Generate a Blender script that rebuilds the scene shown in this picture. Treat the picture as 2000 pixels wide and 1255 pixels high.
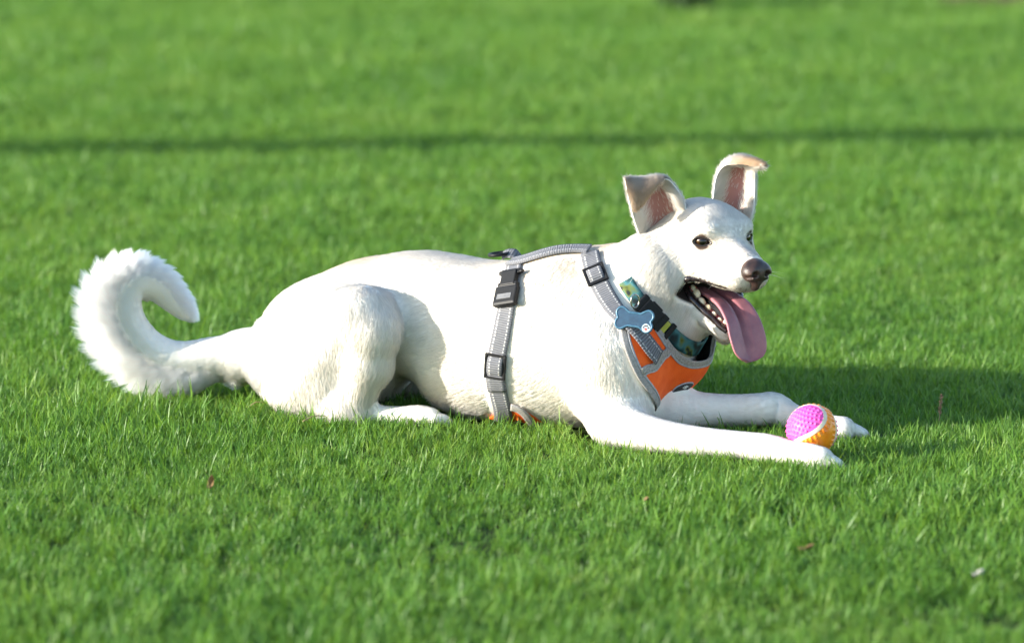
import bpy, bmesh, math, os
import numpy as np
from mathutils import Vector, Matrix
from mathutils.bvhtree import BVHTree

R = math.radians
rng = np.random.default_rng(7)
scene = bpy.context.scene
for _o in list(bpy.data.objects):
    bpy.data.objects.remove(_o)

# ------------------------------------------------------------------ camera
CAM_D, CAM_H, FPX = 6.0, 1.11, 8000.0        # metres to the dog, metres up, focal length in photo pixels
PITCH = math.atan2(CAM_H, CAM_D) - math.atan2(830 - 627.5, FPX)
cam_data = bpy.data.cameras.new('camera')
cam = bpy.data.objects.new('camera', cam_data)
scene.collection.objects.link(cam)
cam.location = (0, -CAM_D, CAM_H)
cam.rotation_euler = (math.pi / 2 - PITCH, 0, 0)
cam_data.sensor_width = 36.0
cam_data.lens = 36.0 * FPX / 2000.0
cam_data.clip_end = 2000
cam_data.dof.use_dof = True
cam_data.dof.focus_distance = 5.94
cam_data.dof.aperture_fstop = 3.7
scene.camera = cam
scene.render.resolution_x, scene.render.resolution_y = 1024, 642

# ------------------------------------------------------------------ sky and sun
SUN_EL, SUN_AZ = 14.0, 17.0                    # elevation; angle of the light's travel off +x, away from the camera
trav = Vector((math.cos(R(SUN_EL)) * math.cos(R(SUN_AZ)), math.cos(R(SUN_EL)) * math.sin(R(SUN_AZ)), -math.sin(R(SUN_EL))))
world = bpy.data.worlds.new('World')
scene.world = world
world.use_nodes = True
nt = world.node_tree
bg = nt.nodes['Background']
sky = nt.nodes.new('ShaderNodeTexSky')
sky.sky_type = 'NISHITA'
sky.sun_disc = False
sky.sun_elevation = R(SUN_EL)
sky.sun_rotation = math.atan2(-trav.x, -trav.y)
sky.air_density, sky.dust_density, sky.ozone_density = 1.0, 0.7, 1.5
nt.links.new(sky.outputs[0], bg.inputs[0])
bg.inputs[1].default_value = 0.15
sun_data = bpy.data.lights.new('sun', 'SUN')
sun_data.energy = 4.2
sun_data.angle = R(0.55)
sun_data.color = (1.0, 0.94, 0.84)
sun = bpy.data.objects.new('sun', sun_data)
scene.collection.objects.link(sun)
sun.rotation_euler = trav.to_track_quat('-Z', 'Y').to_euler()
vs = scene.view_settings
vs.view_transform = 'Standard'
vs.look = 'None'
vs.exposure = 1.55
vs.gamma = 1.0
vs.use_curve_mapping = False
scene.cycles.max_bounces = 8
scene.cycles.diffuse_bounces = 6
scene.cycles.transparent_max_bounces = 8
scene.cycles.use_denoising = True

# ------------------------------------------------------------------ helpers
_cp, _sp = math.cos(PITCH), math.sin(PITCH)
def P(px, py, Y):
    """the world point at depth Y (metres behind the dog's reference line) seen at photo pixel (px, py)"""
    dx, dv = (px - 1000.0) / FPX, (627.5 - py) / FPX
    d = np.array([dx, _cp + dv * _sp, -_sp + dv * _cp])
    t = (Y + CAM_D) / d[1]
    return np.array([0, -CAM_D, CAM_H]) + d * t
def ray(px, py):
    dx, dv = (px - 1000.0) / FPX, (627.5 - py) / FPX
    d = np.array([dx, _cp + dv * _sp, -_sp + dv * _cp])
    return np.array([0, -CAM_D, CAM_H]), d / np.linalg.norm(d)
def PZ(px, py, z):
    o, d = ray(px, py)
    return o + d * ((z - o[2]) / d[2])
def proj(p):
    q = np.asarray(p) - np.array([0, -CAM_D, CAM_H])
    depth = q[..., 1] * _cp - q[..., 2] * _sp
    up = q[..., 1] * _sp + q[..., 2] * _cp
    return 1000 + FPX * q[..., 0] / depth, 627.5 - FPX * up / depth
def unit(v):
    v = np.asarray(v, float)
    return v / (np.linalg.norm(v, axis=-1, keepdims=True) + 1e-12)

def link(o, parent=None):
    scene.collection.objects.link(o)
    if parent is not None:
        o.parent = parent
        if parent.type == 'EMPTY':
            o.matrix_parent_inverse = Matrix.Translation(-parent.location)
    return o
def tag(o, label=None, cat=None, group=None, kind=None):
    for k, v in (('label', label), ('category', cat), ('group', group), ('kind', kind)):
        if v:
            o[k] = v
    return o
def thing(name, label, cat, loc, group=None):
    o = bpy.data.objects.new(name, None)
    o.empty_display_size = 0.02
    o.location = Vector(loc)
    scene.collection.objects.link(o)
    return tag(o, label, cat, group)
def mesh_obj(name, verts, faces, mat=None, parent=None, smooth=True):
    me = bpy.data.meshes.new(name)
    me.from_pydata([tuple(map(float, v)) for v in verts], [], [tuple(int(i) for i in f) for f in faces])
    if smooth:
        me.polygons.foreach_set('use_smooth', np.ones(len(me.polygons), bool))
    me.update()
    if mat is not None:
        me.materials.append(mat)
    return link(bpy.data.objects.new(name, me), parent)
def bm_obj(name, bm, mat=None, parent=None, smooth=False):
    me = bpy.data.meshes.new(name)
    bm.to_mesh(me)
    bm.free()
    if smooth:
        me.polygons.foreach_set('use_smooth', np.ones(len(me.polygons), bool))
    if mat is not None:
        me.materials.append(mat)
    return link(bpy.data.objects.new(name, me), parent)

def vnoise(p, seed=0):
    """smooth value noise in -1..1 for an (N,3) or (N,2) array"""
    p = np.asarray(p, float)
    i = np.floor(p).astype(np.int64)
    f = p - i
    f = f * f * (3 - 2 * f)
    dim = p.shape[-1]
    out = 0
    for c in range(1 << dim):
        h = np.full(p.shape[:-1], 1013904223 + seed * 7919, np.int64)
        w = np.ones(p.shape[:-1])
        for a in range(dim):
            b = (c >> a) & 1
            h = (h * 1664525 + (i[..., a] + b) * (73856093, 19349663, 83492791)[a]) & 0xFFFFFFFF
            h = (h ^ (h >> 13)) * 1274126177 & 0xFFFFFFFF
            w = w * (f[..., a] if b else 1 - f[..., a])
        h = h ^ (h >> 16)
        out = out + w * ((h & 0xFFFF) / 32767.5 - 1)
    return out
def spline(pts, n):
    """Catmull-Rom through pts (any number of columns), n samples per span"""
    pts = np.asarray(pts, float)
    q = np.vstack([2 * pts[0] - pts[1], pts, 2 * pts[-1] - pts[-2]])
    out = []
    for i in range(1, len(q) - 2):
        t = np.linspace(0, 1, n, endpoint=False)[:, None]
        a, b, c, d = q[i - 1], q[i], q[i + 1], q[i + 2]
        out.append(0.5 * (2 * b + (c - a) * t + (2 * a - 5 * b + 4 * c - d) * t ** 2 + (3 * b - a - 3 * c + d) * t ** 3))
    out.append(pts[-1:])
    return np.vstack(out)

# ---- signed distance fields on a grid, and surface nets
class Field:
    def __init__(self, xs, ys, zs, far=0.08):
        self.xs, self.ys, self.zs = [np.asarray(a, np.float32) for a in (xs, ys, zs)]
        self.F = np.full((len(xs), len(ys), len(zs)), far, np.float32)
    def box(self, lo, hi, pad):
        sl, co = [], []
        for a, l, h in zip((self.xs, self.ys, self.zs), lo, hi):
            i0 = max(0, np.searchsorted(a, l - pad) - 1)
            i1 = min(len(a), np.searchsorted(a, h + pad) + 1)
            sl.append(slice(i0, max(i1, i0)))
        g = np.meshgrid(self.xs[sl[0]], self.ys[sl[1]], self.zs[sl[2]], indexing='ij', sparse=False)
        return tuple(sl), np.stack(g, -1)
    def add(self, prim, k=0.02, sub=False):
        sl, p = self.box(prim.lo, prim.hi, 0.05 + k if not sub else k + 0.01)
        if p.size == 0:
            return
        d = prim(p).astype(np.float32)
        a = self.F[sl]
        if sub:
            d = -d
            h = np.clip(0.5 - 0.5 * (a - d) / k, 0, 1)
            self.F[sl] = a * (1 - h) + d * h + k * h * (1 - h)
        else:
            h = np.clip(0.5 + 0.5 * (a - d) / k, 0, 1)
            self.F[sl] = a * (1 - h) + d * h - k * h * (1 - h)
    def mesh(self):
        F = self.F
        ins = F < 0
        cnt = np.zeros(tuple(s - 1 for s in F.shape), np.uint8)
        sl = lambda o, n: slice(o, n - 1 + o)
        for dx in (0, 1):
            for dy in (0, 1):
                for dz in (0, 1):
                    cnt += ins[sl(dx, F.shape[0]), sl(dy, F.shape[1]), sl(dz, F.shape[2])]
        I, J, K = np.nonzero((cnt > 0) & (cnt < 8))
        idx = np.full(cnt.shape, -1, np.int32)
        idx[I, J, K] = np.arange(len(I))
        acc = np.zeros((len(I), 3)); num = np.zeros(len(I))
        X = (self.xs, self.ys, self.zs)
        for ax in range(3):
            o1, o2 = [a for a in range(3) if a != ax]
            for b1 in (0, 1):
                for b2 in (0, 1):
                    c0 = [I, J, K]; c0 = [c.copy() for c in c0]
                    c0[o1] += b1; c0[o2] += b2
                    c1 = [c.copy() for c in c0]; c1[ax] += 1
                    f0, f1 = F[tuple(c0)], F[tuple(c1)]
                    m = (f0 < 0) != (f1 < 0)
                    t = np.where(m, f0 / np.where(f0 == f1, 1, f0 - f1), 0)
                    q = np.stack([X[a][c0[a]] for a in range(3)], -1).astype(float)
                    q[:, ax] += t * (X[ax][c1[ax]] - X[ax][c0[ax]])
                    acc += np.where(m[:, None], q, 0); num += m
        V = acc / num[:, None]
        quads = []
        for ax in range(3):
            o1, o2 = ((1, 2), (2, 0), (0, 1))[ax]
            n = F.shape
            s0 = [slice(None)] * 3; s1 = [slice(None)] * 3
            s0[ax] = slice(0, n[ax] - 1); s1[ax] = slice(1, n[ax])
            a, b = ins[tuple(s0)], ins[tuple(s1)]
            E = np.argwhere(a != b)
            E = E[(E[:, o1] > 0) & (E[:, o2] > 0) & (E[:, o1] < n[o1] - 1) & (E[:, o2] < n[o2] - 1)]
            fl = a[tuple(E.T)]
            def cell(d1, d2):
                c = E.copy(); c[:, o1] += d1; c[:, o2] += d2
                return idx[tuple(c.T)]
            q = np.stack([cell(-1, -1), cell(0, -1), cell(0, 0), cell(-1, 0)], -1)
            q = np.where(fl[:, None], q, q[:, ::-1])
            quads.append(q)
        Q = np.vstack(quads)
        return V, Q[(Q >= 0).all(1)]
def smooth_mesh(V, Q, it=2, lam=0.5):
    for s in range(it):
        acc = np.zeros_like(V); n = np.zeros(len(V))
        for a, b in ((0, 1), (1, 2), (2, 3), (3, 0)):
            np.add.at(acc, Q[:, a], V[Q[:, b]]); np.add.at(n, Q[:, a], 1)
            np.add.at(acc, Q[:, b], V[Q[:, a]]); np.add.at(n, Q[:, b], 1)
        V = V + lam * (acc / n[:, None] - V)
    return V
def vert_normals(V, Q):
    n = np.cross(V[Q[:, 2]] - V[Q[:, 0]], V[Q[:, 3]] - V[Q[:, 1]])
    N = np.zeros_like(V)
    for a in range(4):
        np.add.at(N, Q[:, a], n)
    return unit(N)

class Cone:                                            # capsule with two radii
    def __init__(self, a, b, ra, rb, comb=None, sq=1.0):
        self.a, self.b, self.ra, self.rb = np.asarray(a, float), np.asarray(b, float), ra, rb
        r = max(ra, rb)
        self.lo, self.hi = np.minimum(self.a, self.b) - r, np.maximum(self.a, self.b) + r
        self.comb = unit(self.b - self.a) if comb is None else unit(comb)
    def __call__(self, p):
        p = p.astype(np.float32)
        ba = (self.b - self.a).astype(np.float32)
        t = np.clip(((p - self.a.astype(np.float32)) @ ba) / max(ba @ ba, 1e-12), 0, 1)
        q = p - self.a.astype(np.float32) - t[..., None] * ba
        return np.sqrt((q * q).sum(-1)) - (self.ra + (self.rb - self.ra) * t)
class Ell:                                             # ellipsoid in a frame
    def __init__(self, c, r, frame=None, comb=(-1, 0, 0)):
        self.c, self.r = np.asarray(c, float), np.asarray(r, float)
        self.M = np.eye(3) if frame is None else np.asarray(frame, float)
        ext = np.sqrt(((self.M * self.r[:, None]) ** 2).sum(0))
        self.lo, self.hi = self.c - ext, self.c + ext
        self.comb = unit(comb)
    def __call__(self, p):
        q = (p - self.c).astype(np.float32) @ self.M.T.astype(np.float32)
        k0 = np.sqrt(((q / self.r) ** 2).sum(-1))
        k1 = np.sqrt(((q / self.r ** 2) ** 2).sum(-1))
        return k0 * (k0 - 1) / np.maximum(k1, 1e-6)
class Multi:                                           # several primitives joined hard, then blended as one
    def __init__(self, parts):
        self.parts = parts
        self.lo = np.min([p.lo for p in parts], 0); self.hi = np.max([p.hi for p in parts], 0)
    def __call__(self, p):
        d = self.parts[0](p)
        for q in self.parts[1:]:
            d = np.minimum(d, q(p))
        return d
class Loft:                                            # elliptical stations along a straight ground axis
    def __init__(self, o, d, tab, comb):
        self.o, self.d = np.asarray(o, float), unit(d)
        self.side = np.array([-self.d[1], self.d[0], 0])
        tab = spline(tab, 12)                          # s, zc, w, h
        self.tab = tab[np.argsort(tab[:, 0])]
        s = self.tab[:, 0]
        e = np.array([self.o + self.d * s.min(), self.o + self.d * s.max()])
        w = self.tab[:, 2].max()
        self.lo = e.min(0) - [w, w, 0]; self.hi = e.max(0) + [w, w, 0]
        self.lo[2] = (self.tab[:, 1] - self.tab[:, 3]).min(); self.hi[2] = (self.tab[:, 1] + self.tab[:, 3]).max()
        self.comb = unit(comb)
    def __call__(self, p):
        q = p - self.o
        s = q @ self.d
        u = q @ self.side
        t = self.tab
        zc, w, h = (np.interp(s, t[:, 0], t[:, c]) for c in (1, 2, 3))
        w = np.maximum(w, 1e-3); h = np.maximum(h, 1e-3)
        v = p[..., 2] - zc
        n = 2.25
        k = (np.abs(u / w) ** n + np.abs(v / h) ** n) ** (1 / n)
        d = (k - 1) * np.minimum(w, h)
        over = np.maximum(t[0, 0] - s, s - t[-1, 0])
        return np.maximum(d, over)

# ------------------------------------------------------------------ materials
def material(name, base=(0.5, 0.5, 0.5), rough=0.6, spec=0.5, metal=0.0):
    m = bpy.data.materials.new(name)
    m.use_nodes = True
    b = m.node_tree.nodes['Principled BSDF']
    b.inputs['Base Color'].default_value = (*base, 1)
    b.inputs['Roughness'].default_value = rough
    b.inputs['Specular IOR Level'].default_value = spec
    b.inputs['Metallic'].default_value = metal
    return m, m.node_tree, b
def noise_color(nt_, b, c1, c2, scale, detail=3, coord='Object', lo=0.35, hi=0.65):
    tc = nt_.nodes.new('ShaderNodeTexCoord')
    n = nt_.nodes.new('ShaderNodeTexNoise'); n.inputs['Scale'].default_value = scale; n.inputs['Detail'].default_value = detail
    r = nt_.nodes.new('ShaderNodeValToRGB')
    r.color_ramp.elements[0].position, r.color_ramp.elements[1].position = lo, hi
    r.color_ramp.elements[0].color, r.color_ramp.elements[1].color = (*c1, 1), (*c2, 1)
    nt_.links.new(tc.outputs[coord], n.inputs['Vector'])
    nt_.links.new(n.outputs['Fac'], r.inputs[0])
    nt_.links.new(r.outputs[0], b.inputs['Base Color'])
    return n, r
def bump(nt_, b, height_socket, strength=0.3, dist=0.001):
    bp = nt_.nodes.new('ShaderNodeBump')
    bp.inputs['Strength'].default_value = strength
    bp.inputs['Distance'].default_value = dist
    nt_.links.new(height_socket, bp.inputs['Height'])
    nt_.links.new(bp.outputs[0], b.inputs['Normal'])
# ------------------------------------------------------------------ the dog: body as one continuous surface
AX0 = P(560, 700, 0.17); AX1 = P(1230, 700, -0.04)
AXD = unit([AX1[0] - AX0[0], AX1[1] - AX0[1], 0])      # the dog's forward direction on the ground
AXS = np.array([-AXD[1], AXD[0], 0])                   # its far side
def ax_at(px):                                         # axis point (z = 0) that shows at column px
    o, d = ray(px, 700)
    # intersect the vertical plane through the axis with the view ray column
    a = np.array([[AXD[0], -d[0]], [AXD[1], -d[1]]])
    s, t = np.linalg.solve(a, (o - AX0)[:2])
    return s
def ax_point(s):
    q = AX0 + AXD * s
    return np.array([q[0], q[1], 0.0])
def z_at(py, Y):
    return P(1000, py, Y)[2]
tab = []
for px, pyt, zb, w in [(514, 672, .058, .022), (524, 630, .03, .055), (548, 593, .010, .075), (600, 549, .005, .090), (680, 509, .005, .100),
                       (760, 493, .028, .100), (800, 488, .058, .096), (840, 488, .048, .097), (885, 494, .016, .102), (960, 506, .004, .108),
                       (1040, 501, .004, .110), (1120, 495, .004, .106), (1200, 506, .008, .096), (1260, 545, .030, .080), (1305, 600, .065, .055), (1330, 650, .1, .02)]:
    s = ax_at(px)
    zt = z_at(pyt + 5, ax_point(s)[1])
    tab.append((s, (zt + zb) / 2, w, (zt - zb) / 2))
back = -AXD + np.array([0, 0, -0.28])
prims = []                                             # (primitive, blend radius)
KIND = 'body'                                          # which coat the following primitives carry
def add(p, k=0.02):
    prims.append((p, k))
    for q in (p.parts if isinstance(p, Multi) else [p]):
        q.kind = KIND
    return p
def chain(pts, k, comb=None):
    q = spline([list(p) + [r] for p, r in pts], 3)
    add(Multi([Cone(a[:3], b[:3], a[3], b[3], comb) for a, b in zip(q[:-1], q[1:])]), k)
add(Loft(AX0 * [1, 1, 0], AXD, tab, back), 0.02)
KIND = 'thigh'
# near hind leg: ham, thigh, knee, shank, hock, foot
thigh_c = AXD * 0.1 + np.array([-.2, 0, -1.0])
add(Ell(P(624, 712, .075), (.090, .078, .088), np.array([AXD, AXS, [0, 0, 1]]), -AXD * .5 + np.array([0, 0, -1])), .03)
add(Cone(P(600, 716, .085), P(612, 752, .050), .066, .046, [0, 0, -1]), .03)
add(Cone(P(615, 655, .095), P(712, 628, -.012), .078, .050, thigh_c), .028)
add(Cone(P(706, 624, -.016), P(726, 645, -.030), .049, .040, thigh_c), .012)
add(Cone(P(730, 645, -.032), P(722, 705, -.026), .036, .034, [-.15, 0, -1]), .012)
add(Cone(P(722, 705, -.026), P(697, 790, -.014), .034, .021, [-.3, 0, -1]), .010)
add(Cone(P(660, 690, .030), P(664, 750, .028), .060, .048, [.0, 0, -1]), .03)
add(Cone(P(640, 742, .040), P(662, 780, .020), .060, .036, [.1, 0, -1]), .03)
add(Cone(PZ(668, 804, .022), PZ(700, 806, .020), .018, .018, [1, 0, -.2]), .03)
KIND = 'leg'
chain([(PZ(700, 806, .021), .0150), (PZ(770, 811, .019), .0135), (PZ(815, 812, .020), .0160), (PZ(840, 816, .018), .0160)], .012)
TOES = []
def paw(root, tip, px, spread, lens, r, comb):
    """four toes fanned from a paw; root and tip are points on its middle line"""
    d = unit(tip - root); sd = unit(np.cross([0, 0, 1], d))
    for off, ln in zip((-1.5, -.5, .5, 1.5), lens):
        a = root + sd * off * spread * .72 + np.array([0, 0, .001])
        m_ = root + (tip - root) * (ln * .62) + sd * off * spread + np.array([0, 0, .0035])
        b = root + (tip - root) * ln + sd * off * spread * 1.02
        mp = Multi([Cone(a, m_, r * 1.05, r * 1.02, comb), Cone(m_, b, r * 1.02, r * .88, comb)])
        add(mp, .0012)
        for q in mp.parts: q.kind = 'paw'
        TOES.append((b, unit(d + sd * off * .06), r))
paw(PZ(838, 817, .018), PZ(868, 822, .011), 0, .0112, (.82, 1, 1, .82), .0078, [1, 0, -.2])
KIND = 'thigh'
# far hind leg, mirrored and mostly hidden
far = lambda q: q + AXS * (2 * ((AX0 - q) @ AXS))
add(Ell(far(P(612, 705, .075)), (.098, .080, .093), np.array([AXD, AXS, [0, 0, 1]]), -AXD * .5 + np.array([0, 0, -1])), .03)
add(Cone(far(P(620, 665, .095)), far(P(715, 640, .02)), .070, .044, thigh_c), .035)
add(Cone(far(P(735, 640, .02)), far(P(700, 785, .02)), .034, .02, [-.3, 0, -1]), .02)
chain([(far(PZ(690, 806, .020)), .018), (far(PZ(770, 811, .019)), .016), (far(PZ(850, 816, .017)), .016)], .014)
KIND = 'body'
# shoulder and upper arm, near side
add(Cone(P(1110, 590, -.035), P(1195, 705, -.125), .070, .062, [-.35, 0, -1]), .05)
add(Cone(P(1195, 705, -.125), P(1222, 790, -.150), .062, .042, [-.1, 0, -1]), .04)
add(Cone(P(1185, 770, -.12), PZ(1200, 822, .038), .046, .036, [0, 0, -1]), .03)
KIND = 'leg'
EB = PZ(1216, 832, .034)
chain([(EB, .031), (PZ(1285, 850, .029), .0245), (PZ(1370, 862, .025), .0208), (PZ(1450, 869, .024), .0195), (PZ(1500, 875, .024), .0200), (PZ(1545, 884, .022), .0175), (PZ(1580, 890, .021), .0180), (PZ(1603, 896, .020), .0175)], .016)
paw(PZ(1598, 897, .018), PZ(1637, 905, .011), 0, .0120, (.80, 1, 1, .82), .0084, [1, -.4, -.25])
# far fore leg
add(Cone(P(1235, 700, .055), P(1275, 780, .03), .06, .045, [0, 0, -1]), .04)
chain([(PZ(1285, 800, .038), .042), (PZ(1345, 801, .038), .029), (PZ(1420, 801, .036), .0235), (PZ(1480, 800, .037), .024), (PZ(1512, 799, .035), .0245), (PZ(1550, 815, .027), .019), (PZ(1600, 830, .022), .0175), (PZ(1645, 838, .021), .0185)], .018)
paw(PZ(1645, 838, .018), PZ(1684, 845, .011), 0, .0118, (.80, 1, 1, .82), .0082, [1, -.3, -.25])
KIND = 'body'
# breast and neck
BREAST = add(Ell(P(1262, 712, -.050), (.060, .068, .066), np.array([AXD, AXS, [0, 0, 1]]), [-.2, 0, -1]), .04)

# ---- head, in its own frame: forward, far side, up
PHI = R(58)
HF = np.array([math.cos(PHI), -math.sin(PHI), 0]); HL = np.array([math.sin(PHI), math.cos(PHI), 0]); HU = np.array([0, 0, 1.0])
H0 = P(1408, 465, -0.10)
HM = np.array([HF, HL, HU])
def H(f, l, u):
    return H0 + HF * f + HL * l + HU * u
hb = -HF
KIND = 'neck'
chain([(P(1195, 625, -.020), .078), (P(1240, 586, -.044), .076), (P(1288, 538, -.070), .068), (H(-.065, 0, -.03), .058)], .05, [-.6, 0, -.8])
chain([(P(1272, 685, -.055), .052), (P(1306, 638, -.075), .047), (H(-.045, 0, -.092), .042)], .03, [-.35, 0, -1])
KIND = 'head'
HP = []                                                # the head's primitives
def hadd(p, k):
    HP.append(p)
    return add(p, k)
def hell(f, l, u, r, k, comb=None, tilt=0.0):
    c, s = math.cos(tilt), math.sin(tilt)
    fr = np.array([HF * c + HU * s, HL, -HF * s + HU * c])
    return hadd(Ell(H(f, l, u), r, fr, hb if comb is None else comb), k)
hell(-.052, 0, -.002, (.066, .060, .054), .02)
hell(-.010, 0, .006, (.045, .050, .036), .02, tilt=-.35)
for s in (-1, 1):
    hell(-.040, s * .034, -.036, (.050, .030, .040), .022)
    hell(.002, s * .029, .016, (.022, .017, .012), .012)                  # brow
    hell(-.002 if s < 0 else .003, s * (.0325 if s < 0 else .0275), -.004, (.0185, .0165, .0175), .010)               # orbit
    hadd(Cone(H(.005, s * .017, -.036), H(.063, s * .0125, -.046), .0325, .0225, hb), .018)   # flews
    hadd(Cone(H(-.01, s * .026, -.036), H(.03, s * .017, -.038), .026, .023, hb), .016)
hadd(Cone(H(-.005, 0, -.006), H(.070, 0, -.029), .021, .0165, hb), .016)  # bridge of the nose
# lower jaw, hanging open
KIND = 'jaw'
JC = -HF * .5 + HU * .8
for s in (-1, 1):
    hadd(Cone(H(-.060, s * .036, -.060), H(-.028, s * .033, -.090), .028, .0175, JC), .018)
    hadd(Cone(H(-.028, s * .033, -.090), H(.004, s * .024, -.117), .0165, .0115, JC), .008)
    hadd(Cone(H(.004, s * .024, -.117), H(.029, s * .011, -.137), .0115, .0085, JC), .006)
hadd(Cone(H(.025, -.010, -.137), H(.025, .010, -.137), .010, .010, JC), .006)
hadd(Cone(H(-.05, 0, -.100), H(.016, 0, -.142), .032, .009, JC), .014)
KIND = 'tail'
# tail core
TAIL = [(515, 690, .160, .034), (470, 692, .160, .028), (420, 694, .160, .026), (345, 701, .158, .025), (285, 678, .155, .027), (246, 628, .150, .027),
        (240, 578, .150, .025), (266, 548, .155, .022), (302, 556, .163, .019), (334, 583, .170, .015), (356, 604, .173, .009), (368, 613, .175, .004)]
TS = spline([list(P(a, b, c)) + [r] for a, b, c, r in TAIL], 3)
for a, b in zip(TS[:-1], TS[1:]):
    add(Cone(a[:3], b[:3], a[3], b[3]), .008 if a[0] < P(480, 690, .16)[0] else .025)

def axis_steps(segs):
    out = []
    for a, b, h in segs:
        out += list(np.arange(a, b, h))
    return np.array(out)
headx0, headx1 = P(1205, 500, 0)[0], P(1520, 500, 0)[0]
xs = axis_steps([(-.66, headx0, .0034), (headx0, headx1, .0021), (headx1, .56, .003)])
ys = axis_steps([(-.44, -.25, .003), (-.25, .02, .0023), (.02, .34, .0036)])
zs = axis_steps([(-.006, .20, .0030), (.20, .42, .0022)])
fld = Field(xs, ys, zs)
for p, k in prims:
    fld.add(p, k)
# eye sockets and the inside of the mouth
_c, _s = math.cos(-.42), math.sin(-.42)
MOUTH = Ell(H(.012, 0, -.0800), (.056, .08, .0225), np.array([HF * _c + HU * _s, HL, -HF * _s + HU * _c]))
fld.add(MOUTH, .006, sub=True)
# (centre of the opening, outward direction) of each eye; the far one sits a little more frontal
EYES = [(H(.0140, -.0425, -.001), unit(HF * .80 - HL * .60)), (H(.0205, .0345, .000), unit(HF * .90 + HL * .43))]
for c, d in EYES:
    fld.add(Ell(c + d * .002, (.0128, .010, .0058), np.array([unit(np.cross(d, HU)), d, HU])), .004, sub=True)
DV, DQ = fld.mesh()
DV = smooth_mesh(DV, DQ, 2)
DN = vert_normals(DV, DQ)
print('dog verts', len(DV))
# ------------------------------------------------------------------ colours of the coat
def in_pix(p, cx, cy, rx, ry):
    x, y = proj(p)
    return np.exp(-(((x - cx) / rx) ** 2 + ((y - cy) / ry) ** 2))
WHITE = np.array([.82, .780, .715])
CREAM = np.array([.76, .60, .42])
PINK = np.array([.40, .185, .16])
LIPC = np.array([.018, .014, .013])
def head_coords(p):
    q = p - H0
    return q @ HF, q @ HL, q @ HU
def coat_colour(p):
    c = np.tile(WHITE, (len(p), 1))
    n = vnoise(p * 9, 3) * .5 + vnoise(p * 23, 4) * .3
    zrel = p[:, 2]
    def mix(col, w):
        nonlocal c
        w = np.clip(w, 0, 1)[:, None]
        c = c * (1 - w) + np.asarray(col) * w
    backtop = np.clip((zrel - .2) / .05, 0, 1) * (p[:, 0] > -.3) * (p[:, 0] < .17)
    mix(CREAM, .22 * backtop * (1 + n))
    for c_, r_ in ((P(1065, 525, -.035), .050), (P(1148, 525, -.085), .030), (P(1190, 480, -.04), .035), (P(700, 515, .12), .05)):
        mix(CREAM, .55 * np.exp(-((p - c_) ** 2).sum(1) / r_ ** 2) * (1 + .6 * n))
    f, l, u = head_coords(p)
    def spot(cf, cl, cu, r):
        return np.exp(-((f - cf) ** 2 + (np.abs(l) - cl) ** 2 + (u - cu) ** 2) / r ** 2)
    onhead = (f > -.1) & (np.abs(l) < .09) & (u > -.17)
    mix([.42, .28, .20], .55 * spot(.028, .033, -.008, .012) * onhead)
    mix(CREAM, .35 * spot(.03, .02, -.02, .035) * onhead)
    mix([.40, .30, .27], .55 * spot(.066, .0, -.028, .020) * onhead)
    mix([.30, .24, .22], .5 * spot(.07, .012, -.062, .014) * onhead)
    pores = (vnoise(p * 420, 41) > .62) & (f > .035) & (u < -.035) & (u > -.066) & onhead
    mix([.16, .11, .09], .75 * pores)
    return c
# dark skin inside the mouth and round the eyes
def mouth_weight(p):
    d = MOUTH(p)
    return np.clip(1 - (d - .0012) / .0022, 0, 1)
body_col = coat_colour(DV)
mw = mouth_weight(DV)[:, None]
f_, l_, u_ = head_coords(DV)
body_col = body_col * (1 - mw) + LIPC * mw
eyew = np.zeros(len(DV))
for c, d in EYES:
    d = np.linalg.norm(DV - c, axis=1)
    eyew = np.maximum(eyew, np.clip(1 - (d - .011) / .004, 0, 1))
body_col = body_col * (1 - eyew[:, None]) + np.array([.05, .03, .02]) * eyew[:, None]

def attr_material(name, rough, spec, sss=0.0, bump_scale=None):
    m, t, b = material(name, (.8, .8, .8), rough, spec)
    a = t.nodes.new('ShaderNodeAttribute'); a.attribute_name = 'coat'
    t.links.new(a.outputs['Color'], b.inputs['Base Color'])
    if bump_scale:
        tc = t.nodes.new('ShaderNodeTexCoord'); n = t.nodes.new('ShaderNodeTexNoise')
        n.inputs['Scale'].default_value = bump_scale; n.inputs['Detail'].default_value = 4
        t.links.new(tc.outputs['Object'], n.inputs['Vector'])
        bump(t, b, n.outputs['Fac'], .35, .0015)
    return m
SKIN = attr_material('dog_skin', .75, .2, bump_scale=220)
def set_colour(o, col):
    a = o.data.attributes.new('coat', 'FLOAT_COLOR', 'POINT')
    c = np.ones((len(col), 4), np.float32); c[:, :3] = col
    a.data.foreach_set('color', c.ravel())

dog = mesh_obj('dog', DV, DQ, SKIN)
tag(dog, 'white short-haired dog lying on the lawn, panting, with a bushy curled tail', 'dog')
set_colour(dog, body_col)
BVH = BVHTree.FromPolygons([tuple(v) for v in DV], [tuple(int(i) for i in q) for q in DQ])

def hpx(px, py, l):
    """the point of the head's plane at lateral offset l that shows at pixel (px, py)"""
    o, d = ray(px, py)
    t = ((H0 + HL * l - o) @ HL) / (d @ HL)
    return o + d * t

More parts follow.
